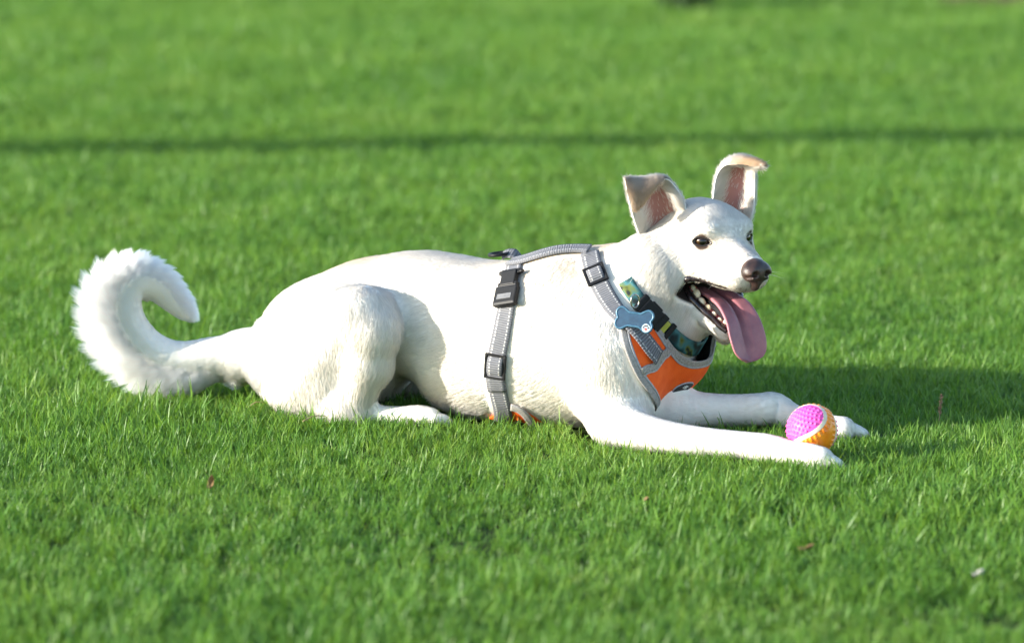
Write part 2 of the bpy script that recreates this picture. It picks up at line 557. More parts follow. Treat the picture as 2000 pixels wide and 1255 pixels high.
# ---- eyes
def eye_material():
    m, t, b = material('dog_eye', (.02, .012, .008), .04, .6)
    tc = t.nodes.new('ShaderNodeTexCoord')
    g = t.nodes.new('ShaderNodeVectorMath'); g.operation = 'LENGTH'
    sep = t.nodes.new('ShaderNodeVectorMath'); sep.operation = 'MULTIPLY'; sep.inputs[1].default_value = (0, 1, 1)
    t.links.new(tc.outputs['Object'], sep.inputs[0]); t.links.new(sep.outputs[0], g.inputs[0])
    r = t.nodes.new('ShaderNodeValToRGB')
    e = r.color_ramp.elements
    e[0].position, e[0].color = .38, (.003, .002, .002, 1)
    e[1].position, e[1].color = .46, (.026, .011, .005, 1)
    x = e.new(.80); x.color = (.020, .008, .004, 1)
    x = e.new(.92); x.color = (.006, .003, .002, 1)
    mp = t.nodes.new('ShaderNodeMath'); mp.operation = 'MULTIPLY'; mp.inputs[1].default_value = 1 / .010
    t.links.new(g.outputs['Value'], mp.inputs[0]); t.links.new(mp.outputs[0], r.inputs[0])
    t.links.new(r.outputs[0], b.inputs['Base Color'])
    return m
EYE = eye_material()
LID, _t, _b = material('dog_dark_skin', (.016, .012, .011), .32, .5)
for c0, look in EYES:                                          # the eye looks outwards from the head
    c = c0 - look * .0098
    bm = bmesh.new()
    bmesh.ops.create_uvsphere(bm, u_segments=32, v_segments=20, radius=.0118)
    o = bm_obj('eye', bm, EYE, None, True)
    X = look; Z = unit(HU - X * (X @ HU)); Yv = np.cross(Z, X)
    o.matrix_world = Matrix(((X[0], Yv[0], Z[0], c[0]), (X[1], Yv[1], Z[1], c[1]), (X[2], Yv[2], Z[2], c[2]), (0, 0, 0, 1)))
    o.parent = dog
    # eyelid rim: an almond ring of dark skin on the edge of the socket
    fwd = unit(np.cross(look, HU)); fwd = fwd if fwd @ HF > 0 else -fwd
    ring = []
    n = 40
    for i in range(n):
        a = 2 * math.pi * i / n
        ca, sa = math.cos(a), math.sin(a)
        w = .0150 * ca
        h = (.0064 if sa > 0 else .0058) * sa * (1 - .2 * abs(ca) ** 3)
        q = c0 + fwd * w + HU * (h - .12 * w)
        hit = BVH.find_nearest(Vector(q))
        ring.append(np.array(hit[0]))
    ring = np.array(ring)
    for _ in range(3):
        ring = (np.roll(ring, 1, 0) + 2 * ring + np.roll(ring, -1, 0)) / 4
    V, Fc = [], []
    for i in range(n):
        tdir = unit(ring[(i + 1) % n] - ring[i - 1]); nn = unit(np.cross(tdir, X)); bb = np.cross(nn, tdir)
        for j in range(8):
            b_ = 2 * math.pi * j / 8
            V.append(ring[i] + (nn * math.cos(b_) * .0019 + bb * math.sin(b_) * .0016))
    for i in range(n):
        for j in range(8):
            Fc.append((i * 8 + j, i * 8 + (j + 1) % 8, ((i + 1) % n) * 8 + (j + 1) % 8, ((i + 1) % n) * 8 + j))
    mesh_obj('eyelid', V, Fc, LID, dog)

NF = .006
# ---- nose leather
nf = Field(*[np.arange(c - .034, c + .034, .0011) for c in H(.082 + NF, 0, -.039)], far=.03)
nose_prims = [(Ell(H(.079 + NF, 0, -.0365), (.0185, .0215, .0175), HM), .004)]
for s in (-1, 1):
    nose_prims.append((Ell(H(.085 + NF, s * .0115, -.039), (.0130, .0115, .0120), HM), .005))
nose_prims.append((Cone(H(.087 + NF, 0, -.046), H(.080 + NF, 0, -.060), .0085, .0065), .006))
for p, k in nose_prims:
    nf.add(p, k)
for s in (-1, 1):
    nf.add(Ell(H(.0985 + NF, s * .0105, -.0405), (.010, .0048, .0046), HM), .003, sub=True)
    nf.add(Cone(H(.094 + NF, s * .0165, -.0445), H(.084 + NF, s * .0245, -.0455), .0030, .0022), .002, sub=True)
nf.add(Cone(H(.1015 + NF, 0, -.046), H(.092 + NF, 0, -.066), .0014, .0012), .002, sub=True)
NV, NQ = nf.mesh(); NV = smooth_mesh(NV, NQ, 1)
NOSE, t, b = material('dog_nose', (.03, .02, .018), .38, .5)
noise_color(t, b, (.075, .042, .034), (.022, .014, .012), 60, 2)
v = t.nodes.new('ShaderNodeTexVoronoi'); v.inputs['Scale'].default_value = 900
tc = t.nodes.new('ShaderNodeTexCoord'); t.links.new(tc.outputs['Object'], v.inputs['Vector'])
bump(t, b, v.outputs['Distance'], .35, .0006)
nose = mesh_obj('nose', NV, NQ, NOSE, dog)

# ---- tube and ribbon builders
def tube(name, pts, rad, mat, parent=None, seg=10, closed=False, up=(0, 0, 1), flat=1.0):
    pts = np.asarray(pts, float); n = len(pts)
    rad = np.broadcast_to(rad, (n,))
    V, Fc = [], []
    for i in range(n):
        a, c = (pts[(i - 1) % n], pts[(i + 1) % n]) if closed else (pts[max(i - 1, 0)], pts[min(i + 1, n - 1)])
        tt = unit(c - a); e = unit(np.cross(tt, up)); g = np.cross(e, tt)
        for j in range(seg):
            an = 2 * math.pi * j / seg
            V.append(pts[i] + rad[i] * (e * math.cos(an) + g * math.sin(an) * flat))
    m = n if closed else n - 1
    for i in range(m):
        for j in range(seg):
            Fc.append((i * seg + j, i * seg + (j + 1) % seg, ((i + 1) % n) * seg + (j + 1) % seg, ((i + 1) % n) * seg + j))
    if not closed:
        Fc.append(tuple(range(seg))[::-1]); Fc.append(tuple((n - 1) * seg + j for j in range(seg)))
    return mesh_obj(name, V, Fc, mat, parent)
LIP, t, b = material('dog_lip', (.014, .011, .011), .22, .55)
n_, r_ = noise_color(t, b, (.010, .008, .008), (.030, .020, .020), 160, 3)
bump(t, b, n_.outputs['Fac'], .5, .0012)
def mirror_head(q):
    return q - 2 * HL * ((q - H0) @ HL)[..., None]
def on_body(pix, off=0.0):
    out = []
    for px, py in pix:
        o, d = ray(px, py)
        h = BVH.ray_cast(Vector(o), Vector(d))
        if h[0] is not None:
            out.append(np.array(h[0]) + np.array(h[1]) * off)
    return np.array(out)
low = spline(on_body([(1337, 552), (1341, 568), (1352, 584), (1367, 599), (1383, 614), (1398, 628), (1410, 640), (1420, 648)], .0008), 4)
upp = spline(on_body([(1336, 553), (1340, 547), (1352, 544), (1370, 547), (1388, 552), (1406, 558), (1424, 563), (1440, 564)], -.001), 4)
for s in (-1, 1):
    tube('lower_lip', low if s < 0 else mirror_head(low), np.concatenate([np.linspace(.0045, .0075, 8), np.linspace(.0075, .0050, len(low) - 8)]), LIP, dog, flat=.8)
    tube('upper_lip', upp if s < 0 else mirror_head(upp), np.concatenate([np.linspace(.0045, .0048, 8), np.linspace(.0048, .0014, len(upp) - 8)]), LIP, dog)
GUM, t, b = material('dog_gum', (.42, .12, .11), .25, .5)
noise_color(t, b, (.45, .13, .12), (.30, .08, .08), 120, 2)
TOOTH, t, b = material('dog_tooth', (.72, .62, .45), .2, .5)
noise_color(t, b, (.78, .70, .55), (.60, .46, .26), 90, 2)
for s in (-1, 1):
    gum = spline([H(-.030, s * .031, -.074), H(-.015, s * .030, -.089), H(.003, s * .025, -.104), H(.020, s * .016, -.1185), H(.030, s * .007, -.127)], 6)
    tube('gum', gum, np.linspace(.0075, .006, len(gum)), GUM, dog)
    teeth = [(.06, .0060, .0070), (.19, .0085, .0105), (.36, .0075, .0085), (.50, .0056, .0092), (.63, .0050, .0066), (.76, .0042, .0052), (.92, .0046, .0140)]
    for t_, r, h in teeth:
        i = t_ * (len(gum) - 1); p0 = gum[int(i)] + (gum[min(int(i) + 1, len(gum) - 1)] - gum[int(i)]) * (i % 1)
        tan = unit(gum[min(int(i) + 1, len(gum) - 1)] - gum[max(int(i) - 1, 0)])
        upv = unit(np.cross(tan, HL) * -1)
        if upv @ HU < 0: upv = -upv
        out = -HL * 1.0 if s < 0 else HL
        V, Fc = [], []
        for k, (hh, rr) in enumerate(((0, .8), (.3, 1.0), (.65, .85), (.9, .45), (1.0, .12))):
            for j in range(8):
                an = 2 * math.pi * j / 8
                V.append(p0 + upv * (.0035 + hh * h) + tan * math.cos(an) * r * rr + out * (math.sin(an) * r * .6 * rr + .002))
        for k in range(4):
            for j in range(8):
                Fc.append((k * 8 + j, k * 8 + (j + 1) % 8, (k + 1) * 8 + (j + 1) % 8, (k + 1) * 8 + j))
        Fc.append(tuple(32 + j for j in range(8)))
        mesh_obj('tooth', V, Fc, TOOTH, dog)

# ---- tongue
path = spline([list(hpx(px, py, l)) + [w] for px, py, w, l in [(1352, 556, .016, .0), (1378, 566, .020, 0), (1405, 578, .025, .0), (1430, 598, .028, .0), (1446, 628, .030, .0), (1454, 660, .0315, .0), (1459, 686, .0285, .0), (1462, 700, .021, .0), (1463.5, 707, .008, 0)]], 8)
V, Fc = [], []
NS = 28
for i, q in enumerate(path):
    c, w = q[:3], q[3]
    tt = unit(path[min(i + 1, len(path) - 1), :3] - path[max(i - 1, 0), :3])
    sd = unit(HL - tt * (tt @ HL)); nn = unit(np.cross(sd, tt))
    if nn @ (HF + HU) < 0: nn = -nn
    t_ = i / (len(path) - 1)
    g = .0140 * math.sin(math.pi * min(1, t_ * 1.05 + .05)) * (1 - .3 * t_)
    for j in range(NS):
        a = 2 * math.pi * j / NS
        x = math.cos(a)
        wav = .0012 * math.sin(9 * t_ + 2)
        top = .0065 * abs(math.sin(a)) ** .7 * (1 - .35 * t_)
        curl = .0085 * x * x * (.3 + .9 * t_)                  # the sides cup forwards
        groove = -g * math.exp(-(x / .11) ** 2)
        h = (top + groove if math.sin(a) >= 0 else -top) + curl + wav
        V.append(c + sd * w * x + nn * h)
for i in range(len(path) - 1):
    for j in range(NS):
        Fc.append((i * NS + j, i * NS + (j + 1) % NS, (i + 1) * NS + (j + 1) % NS, (i + 1) * NS + j))
Fc.append(tuple(range(NS))[::-1]); Fc.append(tuple((len(path) - 1) * NS + j for j in range(NS)))
TONGUE, t, b = material('dog_tongue', (.45, .17, .19), .42, .45)
n_, r_ = noise_color(t, b, (.27, .105, .130), (.36, .145, .165), 45, 4)
n2 = t.nodes.new('ShaderNodeTexNoise'); n2.inputs['Scale'].default_value = 650
tc = t.nodes.new('ShaderNodeTexCoord'); t.links.new(tc.outputs['Object'], n2.inputs['Vector'])
bump(t, b, n2.outputs['Fac'], .45, .0012)
b.inputs['Subsurface Weight'].default_value = .25
b.inputs['Subsurface Radius'].default_value = (.006, .002, .002)
mesh_obj('tongue', V, Fc, TONGUE, dog)

# ---- claws
CLAW, t, b = material('dog_claw', (.30, .22, .15), .35, .5)
noise_color(t, b, (.34, .26, .18), (.16, .11, .08), 80, 2)
for b_, d_, r_ in TOES:
    pts = [b_ + d_ * x + np.array([0, 0, z]) for x, z in ((r_ * .5, .001), (r_ * 1.05, .0005), (r_ * 1.45, -.0022), (r_ * 1.7, -.0050))]
    tube('claw', pts, [.0030, .0027, .0020, .0006], CLAW, dog, seg=8)

# ---- ears: a cupped sheet whose tip folds over, with real thickness
EARS = []
def ear(rows, Y0, thick, flap_from):
    ctrl = np.array([[P(px, py, Y0 + dy) for px, py, dy in r] for r in rows])   # rows x cols x 3
    a = np.array([spline(ctrl[:, c], 7) for c in range(ctrl.shape[1])])         # cols x n x 3
    g = np.array([spline(a[:, i], 7) for i in range(a.shape[1])])               # n x m x 3
    n, m = g.shape[:2]
    du = np.gradient(g, axis=1); dv = np.gradient(g, axis=0)
    N = unit(np.cross(du, dv))
    # inner side faces the cup's opening (row 1 towards the camera)
    mid = N[min(8, n - 1), m // 2]
    if mid @ np.array([0, -1, 0]) < 0: N = -N
    edge = np.minimum(np.arange(m), np.arange(m)[::-1])[None, :] / 5.0
    tipd = (n - 1 - np.arange(n))[:, None] / 5.0
    th = thick * np.clip(np.minimum(edge, tipd), .12, 1) ** .6
    inner = g + N * th[..., None] * .5; outer = g - N * th[..., None] * .5
    V = np.vstack([inner.reshape(-1, 3), outer.reshape(-1, 3)])
    Fc = []
    K = n * m
    for i in range(n - 1):
        for j in range(m - 1):
            q = (i * m + j, i * m + j + 1, (i + 1) * m + j + 1, (i + 1) * m + j)
            Fc.append(q); Fc.append(tuple(K + x for x in q[::-1]))
    rim = [(i, 0) for i in range(n)] + [(n - 1, j) for j in range(1, m)] + [(i, m - 1) for i in range(n - 2, -1, -1)]
    for (i0, j0), (i1, j1) in zip(rim[:-1], rim[1:]):
        a0, a1 = i0 * m + j0, i1 * m + j1
        Fc.append((a0, K + a0, K + a1, a1))
    o = mesh_obj('ear', V, Fc, SKIN, dog)
    bm = bmesh.new(); bm.from_mesh(o.data); bmesh.ops.recalc_face_normals(bm, faces=bm.faces); bm.to_mesh(o.data); bm.free()
    v01 = np.repeat(np.linspace(0, 1, n)[:, None], m, 1); u01 = np.repeat(np.linspace(-1, 1, m)[None], n, 0)
    pk = np.clip(1.2 - (np.abs(u01 - .1) * 1.5) ** 2, 0, 1) * np.clip((flap_from + .12 - v01) / .2, 0, 1)
    ci = WHITE * .93 * (1 - pk[..., None]) + PINK * pk[..., None]
    tanw = np.clip((v01 - flap_from + .1) / .3, 0, 1) * .85
    co = WHITE * (1 - tanw[..., None]) + np.array([.56, .37, .21]) * tanw[..., None]
    set_colour(o, np.vstack([ci.reshape(-1, 3), co.reshape(-1, 3)]))
    EARS.append((inner, outer, N, dv, pk, co))
    return o
ear([[(1252, 470, .012), (1266, 462, .020), (1292, 448, .026), (1318, 446, .022), (1338, 452, .012)],
     [(1237, 425, -.016), (1254, 405, .004), (1284, 388, .016), (1318, 398, .008), (1341, 418, -.004)],
     [(1228, 392, -.014), (1246, 374, .006), (1276, 360, .016), (1308, 372, .010), (1337, 392, .000)],
     [(1222, 364, -.010), (1240, 358, .004), (1268, 352, .010), (1294, 352, .008), (1320, 366, .002)],
     [(1220, 350, -.020), (1236, 353, -.016), (1258, 354, -.010), (1282, 350, -.006), (1304, 350, -.004)],
     [(1223, 366, -.034), (1236, 372, -.034), (1252, 374, -.030), (1270, 368, -.024), (1290, 358, -.014)],
     [(1232, 388, -.038), (1238, 392, -.038), (1246, 394, -.036), (1256, 388, -.034), (1268, 378, -.026)],
     [(1238, 402, -.036), (1240, 403, -.036), (1243, 404, -.036), (1246, 401, -.036), (1250, 396, -.034)]], -.085, .0062, .52)
ear([[(1388, 420, .010), (1402, 424, .018), (1424, 428, .022), (1444, 438, .018), (1458, 452, .006)],
     [(1393, 380, -.004), (1408, 376, .010), (1432, 378, .018), (1456, 396, .010), (1471, 416, -.008)],
     [(1396, 356, -.002), (1412, 346, .012), (1440, 346, .018), (1464, 362, .010), (1474, 382, -.008)],
     [(1402, 338, .000), (1418, 325, .010), (1442, 320, .014), (1464, 330, .008), (1475, 350, -.006)],
     [(1415, 324, -.004), (1426, 315, -.002), (1442, 309, .000), (1462, 313, -.002), (1476, 326, -.008)],
     [(1436, 321, -.018), (1445, 315, -.020), (1454, 312, -.022), (1468, 315, -.022), (1479, 323, -.020)],
     [(1456, 321, -.032), (1463, 318, -.034), (1471, 317, -.036), (1478, 319, -.036), (1483, 323, -.034)],
     [(1484, 324, -.042), (1485, 323, -.042), (1487, 322, -.042), (1488, 323, -.042), (1488, 325, -.042)]], -.013, .0062, .60)
# ------------------------------------------------------------------ harness
def weave_material(name, base, dark, stitch, half):
    """webbing: ribs across the strap, two rows of pale stitches; UV x = metres along, y = -1..1 across"""
    m, t, b = material(name, base, .75, .25)
    uv = t.nodes.new('ShaderNodeUVMap')
    sp = t.nodes.new('ShaderNodeSeparateXYZ'); t.links.new(uv.outputs[0], sp.inputs[0])
    def math_(op, a, b_=None, c=None):
        n = t.nodes.new('ShaderNodeMath'); n.operation = op
        for i, v in enumerate((a, b_, c)):
            if v is None: continue
            if isinstance(v, (int, float)): n.inputs[i].default_value = v
            else: t.links.new(v, n.inputs[i])
        return n.outputs[0]
    rib = math_('SINE', math_('MULTIPLY', sp.outputs['X'], 2 * math.pi / .0034))
    rib01 = math_('MULTIPLY_ADD', rib, .5, .5)
    nz = t.nodes.new('ShaderNodeTexNoise'); nz.inputs['Scale'].default_value = 160
    tc = t.nodes.new('ShaderNodeTexCoord'); t.links.new(tc.outputs['Object'], nz.inputs['Vector'])
    mixf = math_('MULTIPLY_ADD', nz.outputs['Fac'], .5, math_('MULTIPLY', rib01, .6))
    r = t.nodes.new('ShaderNodeValToRGB')
    r.color_ramp.elements[0].color, r.color_ramp.elements[1].color = (*dark, 1), (*base, 1)
    r.color_ramp.elements[0].position, r.color_ramp.elements[1].position = .2, .75
    t.links.new(mixf, r.inputs[0])
    # stitches
    off = math_('ABSOLUTE', math_('SUBTRACT', math_('ABSOLUTE', sp.outputs['Y']), .62))
    near = math_('LESS_THAN', off, .075)
    dash = math_('GREATER_THAN', math_('SINE', math_('MULTIPLY', sp.outputs['X'], 2 * math.pi / .0052)), -.35)
    st = math_('MULTIPLY', near, dash)
    mx = t.nodes.new('ShaderNodeMix'); mx.data_type = 'RGBA'
    t.links.new(st, mx.inputs[0]); t.links.new(r.outputs[0], mx.inputs[6]); mx.inputs[7].default_value = (*stitch, 1)
    t.links.new(mx.outputs[2], b.inputs['Base Color'])
    bump(t, b, rib01, .6, .0008)
    return m
WEB = weave_material('grey_webbing', (.175, .18, .20), (.075, .078, .088), (.42, .42, .42), .014)
WEBD = weave_material('plain_grey_webbing', (.16, .165, .18), (.07, .073, .08), (.18, .185, .20), .014)
BLACK, t, b = material('black_plastic', (.016, .017, .020), .5, .22)
noise_color(t, b, (.006, .0065, .008), (.010, .0105, .012), 300, 2)
TRIM, t, b = material('grey_binding', (.33, .32, .31), .8, .2)
nn_, rr_ = noise_color(t, b, (.23, .22, .21), (.36, .345, .33), 420, 3)
bump(t, b, nn_.outputs['Fac'], .5, .0008)
PIPE, t, b = material('reflective_piping', (.42, .43, .45), .45, .5)
noise_color(t, b, (.28, .29, .31), (.36, .37, .39), 300, 2)
ORANGE, t, b = material('orange_mesh_fabric', (.85, .14, .02), .7, .25)
nn_, rr_ = noise_color(t, b, (.86, .105, .010), (.94, .140, .018), 60, 4)
vo = t.nodes.new('ShaderNodeTexVoronoi'); vo.inputs['Scale'].default_value = 330
tc = t.nodes.new('ShaderNodeTexCoord'); t.links.new(tc.outputs['Object'], vo.inputs['Vector'])
bump(t, b, vo.outputs['Distance'], .3, .0008)
LINING, t, b = material('black_lining', (.012, .012, .013), .85, .2)
noise_color(t, b, (.010, .010, .011), (.02, .02, .021), 200, 2)

# a smooth shell of trunk, breast, neck and shoulder that the harness lies on
shell_prims = [(p, k) for p, k in prims if isinstance(p, Loft) or p is BREAST]
shell_prims += [(p, k) for p, k in prims if isinstance(p, Cone) and (np.allclose(p.a, P(1110, 590, -.035)) or np.allclose(p.a, P(1195, 705, -.125)))]
shell_prims += [(p, k) for p, k in prims if isinstance(p, Multi) and p.parts[0].a[0] > P(1180, 600, 0)[0] - .02 and p.parts[0].a[2] > .1]
sf = Field(np.arange(-.1, .34, .004), np.arange(-.28, .17, .004), np.arange(-.004, .33, .004))
for p, k in shell_prims:
    sf.add(p, k)
SV, SQ = sf.mesh(); SV = smooth_mesh(SV, SQ, 6)
SBVH = BVHTree.FromPolygons([tuple(v) for v in SV], [tuple(int(i) for i in q) for q in SQ])
def pix_hit(px, py, tree=BVH):
    o, d = ray(px, py)
    h = tree.ray_cast(Vector(o), Vector(d))
    return None if h[0] is None else np.array(h[0])
def nearest(p, tree=BVH):
    h = tree.find_nearest(Vector(p))
    return np.array(h[0]), np.array(h[1])
def ribbon(name, pts, half, thick, mat, parent, off=.004, tree=BVH, closed=False, smooth_n=3, nrm=None, uv0=0.0):
    """a strap lying on the body: pts along it, half its half-width, off its clearance"""
    pts = np.asarray(pts, float)
    N = []
    base = []
    for i, p in enumerate(pts):
        q, n_ = nearest(p, tree)
        base.append(p if nrm is not None else q); N.append(n_ if nrm is None else nrm[i])
    base = np.array(base); N = np.array(N)
    for _ in range(smooth_n):
        if closed:
            N = unit(np.roll(N, 1, 0) + 2 * N + np.roll(N, -1, 0)); base = (np.roll(base, 1, 0) + 2 * base + np.roll(base, -1, 0)) / 4
        else:
            N[1:-1] = unit(N[:-2] + 2 * N[1:-1] + N[2:]); base[1:-1] = (base[:-2] + 2 * base[1:-1] + base[2:]) / 4
    n = len(base)
    half = np.broadcast_to(half, (n,)); off = np.broadcast_to(off, (n,))
    V, Fc, UV = [], [], []
    L = 0.0
    prof = [(-1, 0), (-.96, 1), (-.5, 1), (0, 1), (.5, 1), (.96, 1), (1, 0)]
    K = len(prof)
    for i in range(n):
        a, c = (base[(i - 1) % n], base[(i + 1) % n]) if closed else (base[max(i - 1, 0)], base[min(i + 1, n - 1)])
        tt = unit(c - a); sd = unit(np.cross(tt, N[i])); nn = np.cross(sd, tt)
        if i: L += np.linalg.norm(base[i] - base[i - 1])
        for v, h in prof:
            V.append(base[i] + sd * half[i] * v + nn * (off[i] + h * thick)); UV.append((L + uv0, v))
        for v, h in ((-1, 0), (1, 0)):
            V.append(base[i] + sd * half[i] * v + nn * (off[i] - .0005)); UV.append((L + uv0, v))
    K2 = K + 2
    m = n if closed else n - 1
    for i in range(m):
        j = (i + 1) % n
        for k in range(K - 1):
            Fc.append((i * K2 + k, i * K2 + k + 1, j * K2 + k + 1, j * K2 + k))
        Fc.append((i * K2 + K, j * K2 + K, j * K2 + K + 1, i * K2 + K + 1))
        Fc.append((i * K2, j * K2, j * K2 + K, i * K2 + K)); Fc.append((i * K2 + K - 1, i * K2 + K + 1, j * K2 + K + 1, j * K2 + K - 1))
    if not closed:
        Fc.append(tuple(range(K)) + (K + 1, K)); e = (n - 1) * K2
        Fc.append(tuple(e + x for x in ((K, K + 1) + tuple(range(K - 1, -1, -1)))))
    o = mesh_obj(name, V, Fc, mat, parent)
    u = o.data.uv_layers.new(name='uv')
    vi = np.empty(len(o.data.loops), np.int32); o.data.loops.foreach_get('vertex_index', vi)
    u.data.foreach_set('uv', np.array(UV, np.float32)[vi].ravel())
    bm = bmesh.new(); bm.from_mesh(o.data); bmesh.ops.recalc_face_normals(bm, faces=bm.faces); bm.to_mesh(o.data); bm.free()
    return o
def local_frame(pts, i):
    """centre, along, across, out for a strap point"""
    q, n_ = nearest(pts[i])
    tt = unit(pts[min(i + 1, len(pts) - 1)] - pts[max(i - 1, 0)])
    sd = unit(np.cross(tt, n_)); nn = np.cross(sd, tt)
    return q, tt, sd, nn
def solid(name, M, boxes, mat, parent, bev=.0012):
    """bevelled boxes ((centre, size) in the frame M = (origin, x, y, z)) joined in one mesh"""
    bm = bmesh.new()
    o, X, Y_, Z = M
    mat4 = Matrix(((X[0], Y_[0], Z[0], o[0]), (X[1], Y_[1], Z[1], o[1]), (X[2], Y_[2], Z[2], o[2]), (0, 0, 0, 1)))
    for c, s_ in boxes:
        r = bmesh.ops.create_cube(bm, size=1, matrix=mat4 @ Matrix.Translation(c) @ Matrix.Diagonal((*s_, 1)))
    bmesh.ops.bevel(bm, geom=list(bm.edges), offset=bev, segments=2, affect='EDGES', profile=.6)
    ob = bm_obj(name, bm, mat, parent)
    return ob

HARN = thing('dog_harness', 'grey webbing harness with an orange chest plate worn by the white dog', 'harness', (AX1[0], AX1[1], 0.02))
STRAPS = []
# girth strap: the near run is seen in the photo, the far run mirrors it
g_near = [pix_hit(x, y) for x, y in [(1004, 535), (999, 565), (990, 605), (981, 650), (971, 700), (970, 735), (977, 775), (984, 805)]]
gt = ax_point(ax_at(1016)); gt[2] = z_at(506, gt[1])
gb = ax_point(ax_at(990)); gb[2] = .004
loop = [gt] + g_near + [gb] + [far(q) for q in g_near[::-1]]
loop = spline(loop + [loop[0]], 6)[:-1]
STRAPS.append(ribbon('girth_strap', loop, .0143, .0016, WEB, HARN, off=.0035, closed=True))
gl = spline(g_near, 8)
def g_index(py):
    return int(np.argmin([abs(proj(q)[1] - py) for q in gl]))
# side-release buckle
i = g_index(566); q, tt, sd, nn = local_frame(gl, i)
o_ = q + nn * .0070
buckle = thing_part = solid('buckle', (o_, tt, sd, nn), [((.0145, 0, .0015), (.029, .0395, .010)), ((-.003, 0, .0012), (.008, .0350, .0094)), ((.0275, 0, .0008), (.006, .0405, .0105))], BLACK, HARN, .0022)
solid('buckle_clip', (o_, tt, sd, nn), [((-.0245, 0, .0005), (.008, .034, .0075)), ((-.0245, -.0185, .0004), (.006, .006, .0065)), ((-.0245, .0185, .0004), (.006, .006, .0065)), ((-.0135, 0, .002), (.024, .0265, .0100))], BLACK, buckle, .0016)
solid('buckle_window', (o_, tt, sd, nn), [((.0175, 0, .0066), (.0085, .026, .0018))], WEBD, buckle, .0006)
# slider and keeper lower down
def slider(name, path, i, length, width, parent, lift=.0055):
    q, tt, sd, nn = local_frame(path, i)
    c = q + nn * lift
    w = .0042
    s_ = solid(name, (c, tt, sd, nn), [((-length / 2, 0, 0), (w, width, .0042)), ((length / 2, 0, 0), (w, width, .0042)), ((0, -width / 2 + w / 2, .0001), (length, w, .0046)), ((0, width / 2 - w / 2, .0001), (length, w, .0046))], BLACK, parent, .0013)
    pts = [c + tt * x + nn * h for x, h in ((-length * .44, -.001), (-length * .25, .0028), (0, .0042), (length * .25, .0028), (length * .44, -.001))]
    ribbon('strap_fold', spline(pts, 4), width / 2 - w - .0006, .0012, WEB, s_, off=0, nrm=[nn] * 17, smooth_n=0)
    return s_
SL = slider('slider', gl, g_index(713), .034, .0335, HARN)
i = g_index(747)
kp = gl[i - 3:i + 4]
ribbon('strap_keeper', kp, .0150, .0030, WEBD, HARN, off=.0050)
# back strap along the spine, its D ring and tab
def spine(px, py):
    q = ax_point(ax_at(px)); q[2] = z_at(py, q[1]); return q
def below_top(px, d):
    for py in range(440, 600, 2):                        # first row of the column that meets the body
        if pix_hit(px, py) is not None:
            return pix_hit(px, py + d)
back_pts = spline([below_top(x, d) for x, d in ((1000, 6), (1030, 6), (1065, 7), (1100, 8), (1130, 9), (1152, 10))], 6)
STRAPS.append(ribbon('back_strap', back_pts, .0125, .0030, WEB, HARN, off=.0045, smooth_n=6))
tabp = spline([spine(984, 505) + [0, -.004, .004], spine(992, 501) + [0, -.004, .004], spine(1003, 502) + [0, -.004, .004], spine(1012, 506)], 5)
ribbon('ring_tab', tabp, .0115, .0022, WEBD, HARN, off=.001, nrm=[unit(np.array([-.25, -.35, .9]))] * len(tabp), smooth_n=0)
ringc = spine(975, 505) + np.array([0, -.006, .008])
ra = [ringc + AXD * (.014 * math.cos(a)) + AXS * (.017 * math.sin(a)) + np.array([0, 0, .0015 * math.cos(a)]) for a in np.linspace(0, 2 * math.pi, 28, endpoint=False)]
tube('leash_ring', ra, .0026, BLACK, HARN, closed=True)
# shoulder straps: near run seen, far run mirrored
sh_near = np.array([pix_hit(x, y) for x, y in [(1153, 497), (1157, 515), (1165, 540), (1178, 568), (1195, 598), (1215, 628), (1238, 655), (1258, 680), (1273, 700)]])
shn = spline(sh_near, 5)
shoff = np.interp(np.arange(len(shn)), [0, len(shn) * .5, len(shn) * .68, len(shn)], [.004, .005, .0125, .0135])
STRAPS.append(ribbon('shoulder_strap', shn, .0140, .0016, WEB, HARN, off=shoff))
STRAPS.append(ribbon('shoulder_strap', [far(q) for q in shn], .0140, .0016, WEB, HARN, off=shoff))
i_s = int(np.argmin([abs(proj(q)[1] - 541) for q in shn]))
slider('shoulder_slider', shn, i_s, .028, .0325, HARN, lift=.0065)
lp = spline([spine(1138, 497) + [0, -.006, .004], spine(1147, 493) + [0, -.012, .004], spine(1154, 495) + [0, -.02, .002], shn[2] + [0, -.003, .002]], 4)
ribbon('strap_junction', lp, .0125, .0028, WEBD, HARN, off=.001, nrm=[unit(np.array([.1, -.5, .85]))] * len(lp), smooth_n=0)
jr = spine(1147, 497) + np.array([0, -.028, .000])
tube('junction_ring', [jr + np.array([.012 * math.cos(a), -.004 * math.sin(a), .011 * math.sin(a)]) for a in np.linspace(0, 2 * math.pi, 24, endpoint=False)], .0024, BLACK, HARN, closed=True, up=(0, 1, 0))

# chest plate
CC = P(1250, 700, -.04); ALF = -40.0
outer = spline([(-64, .186), (-60, .155), (-53, .110), (-45, .080), (-37, .050), (-26, .030), (-13, .022), (0, .020), (13, .022), (26, .030), (37, .050), (45, .080), (53, .110), (60, .155), (64, .186)], 6)
neck = spline([(-44, .190), (-38, .166), (-31, .147), (-24, .133), (-16, .122), (-8, .115), (-4, .113), (0, .1125), (4, .113), (8, .114), (16, .119), (24, .130), (31, .147), (38, .168), (44, .190)], 6)
def plate_point(dl, z, lift=0.0):
    a = R(ALF + dl)
    d = np.array([math.cos(a), math.sin(a), 0])
    o = np.array([CC[0], CC[1], z]) + d * .26
    h = SBVH.ray_cast(Vector(o), Vector(-d))
    q = np.array(h[0]) if h[0] is not None else np.array([CC[0], CC[1], z]) + d * .08
    stand = .006 + .020 * math.exp(-((dl - 12) / 24) ** 2) * min(1, max(0, (z - .055) / .05))
    return q + d * (stand + lift)
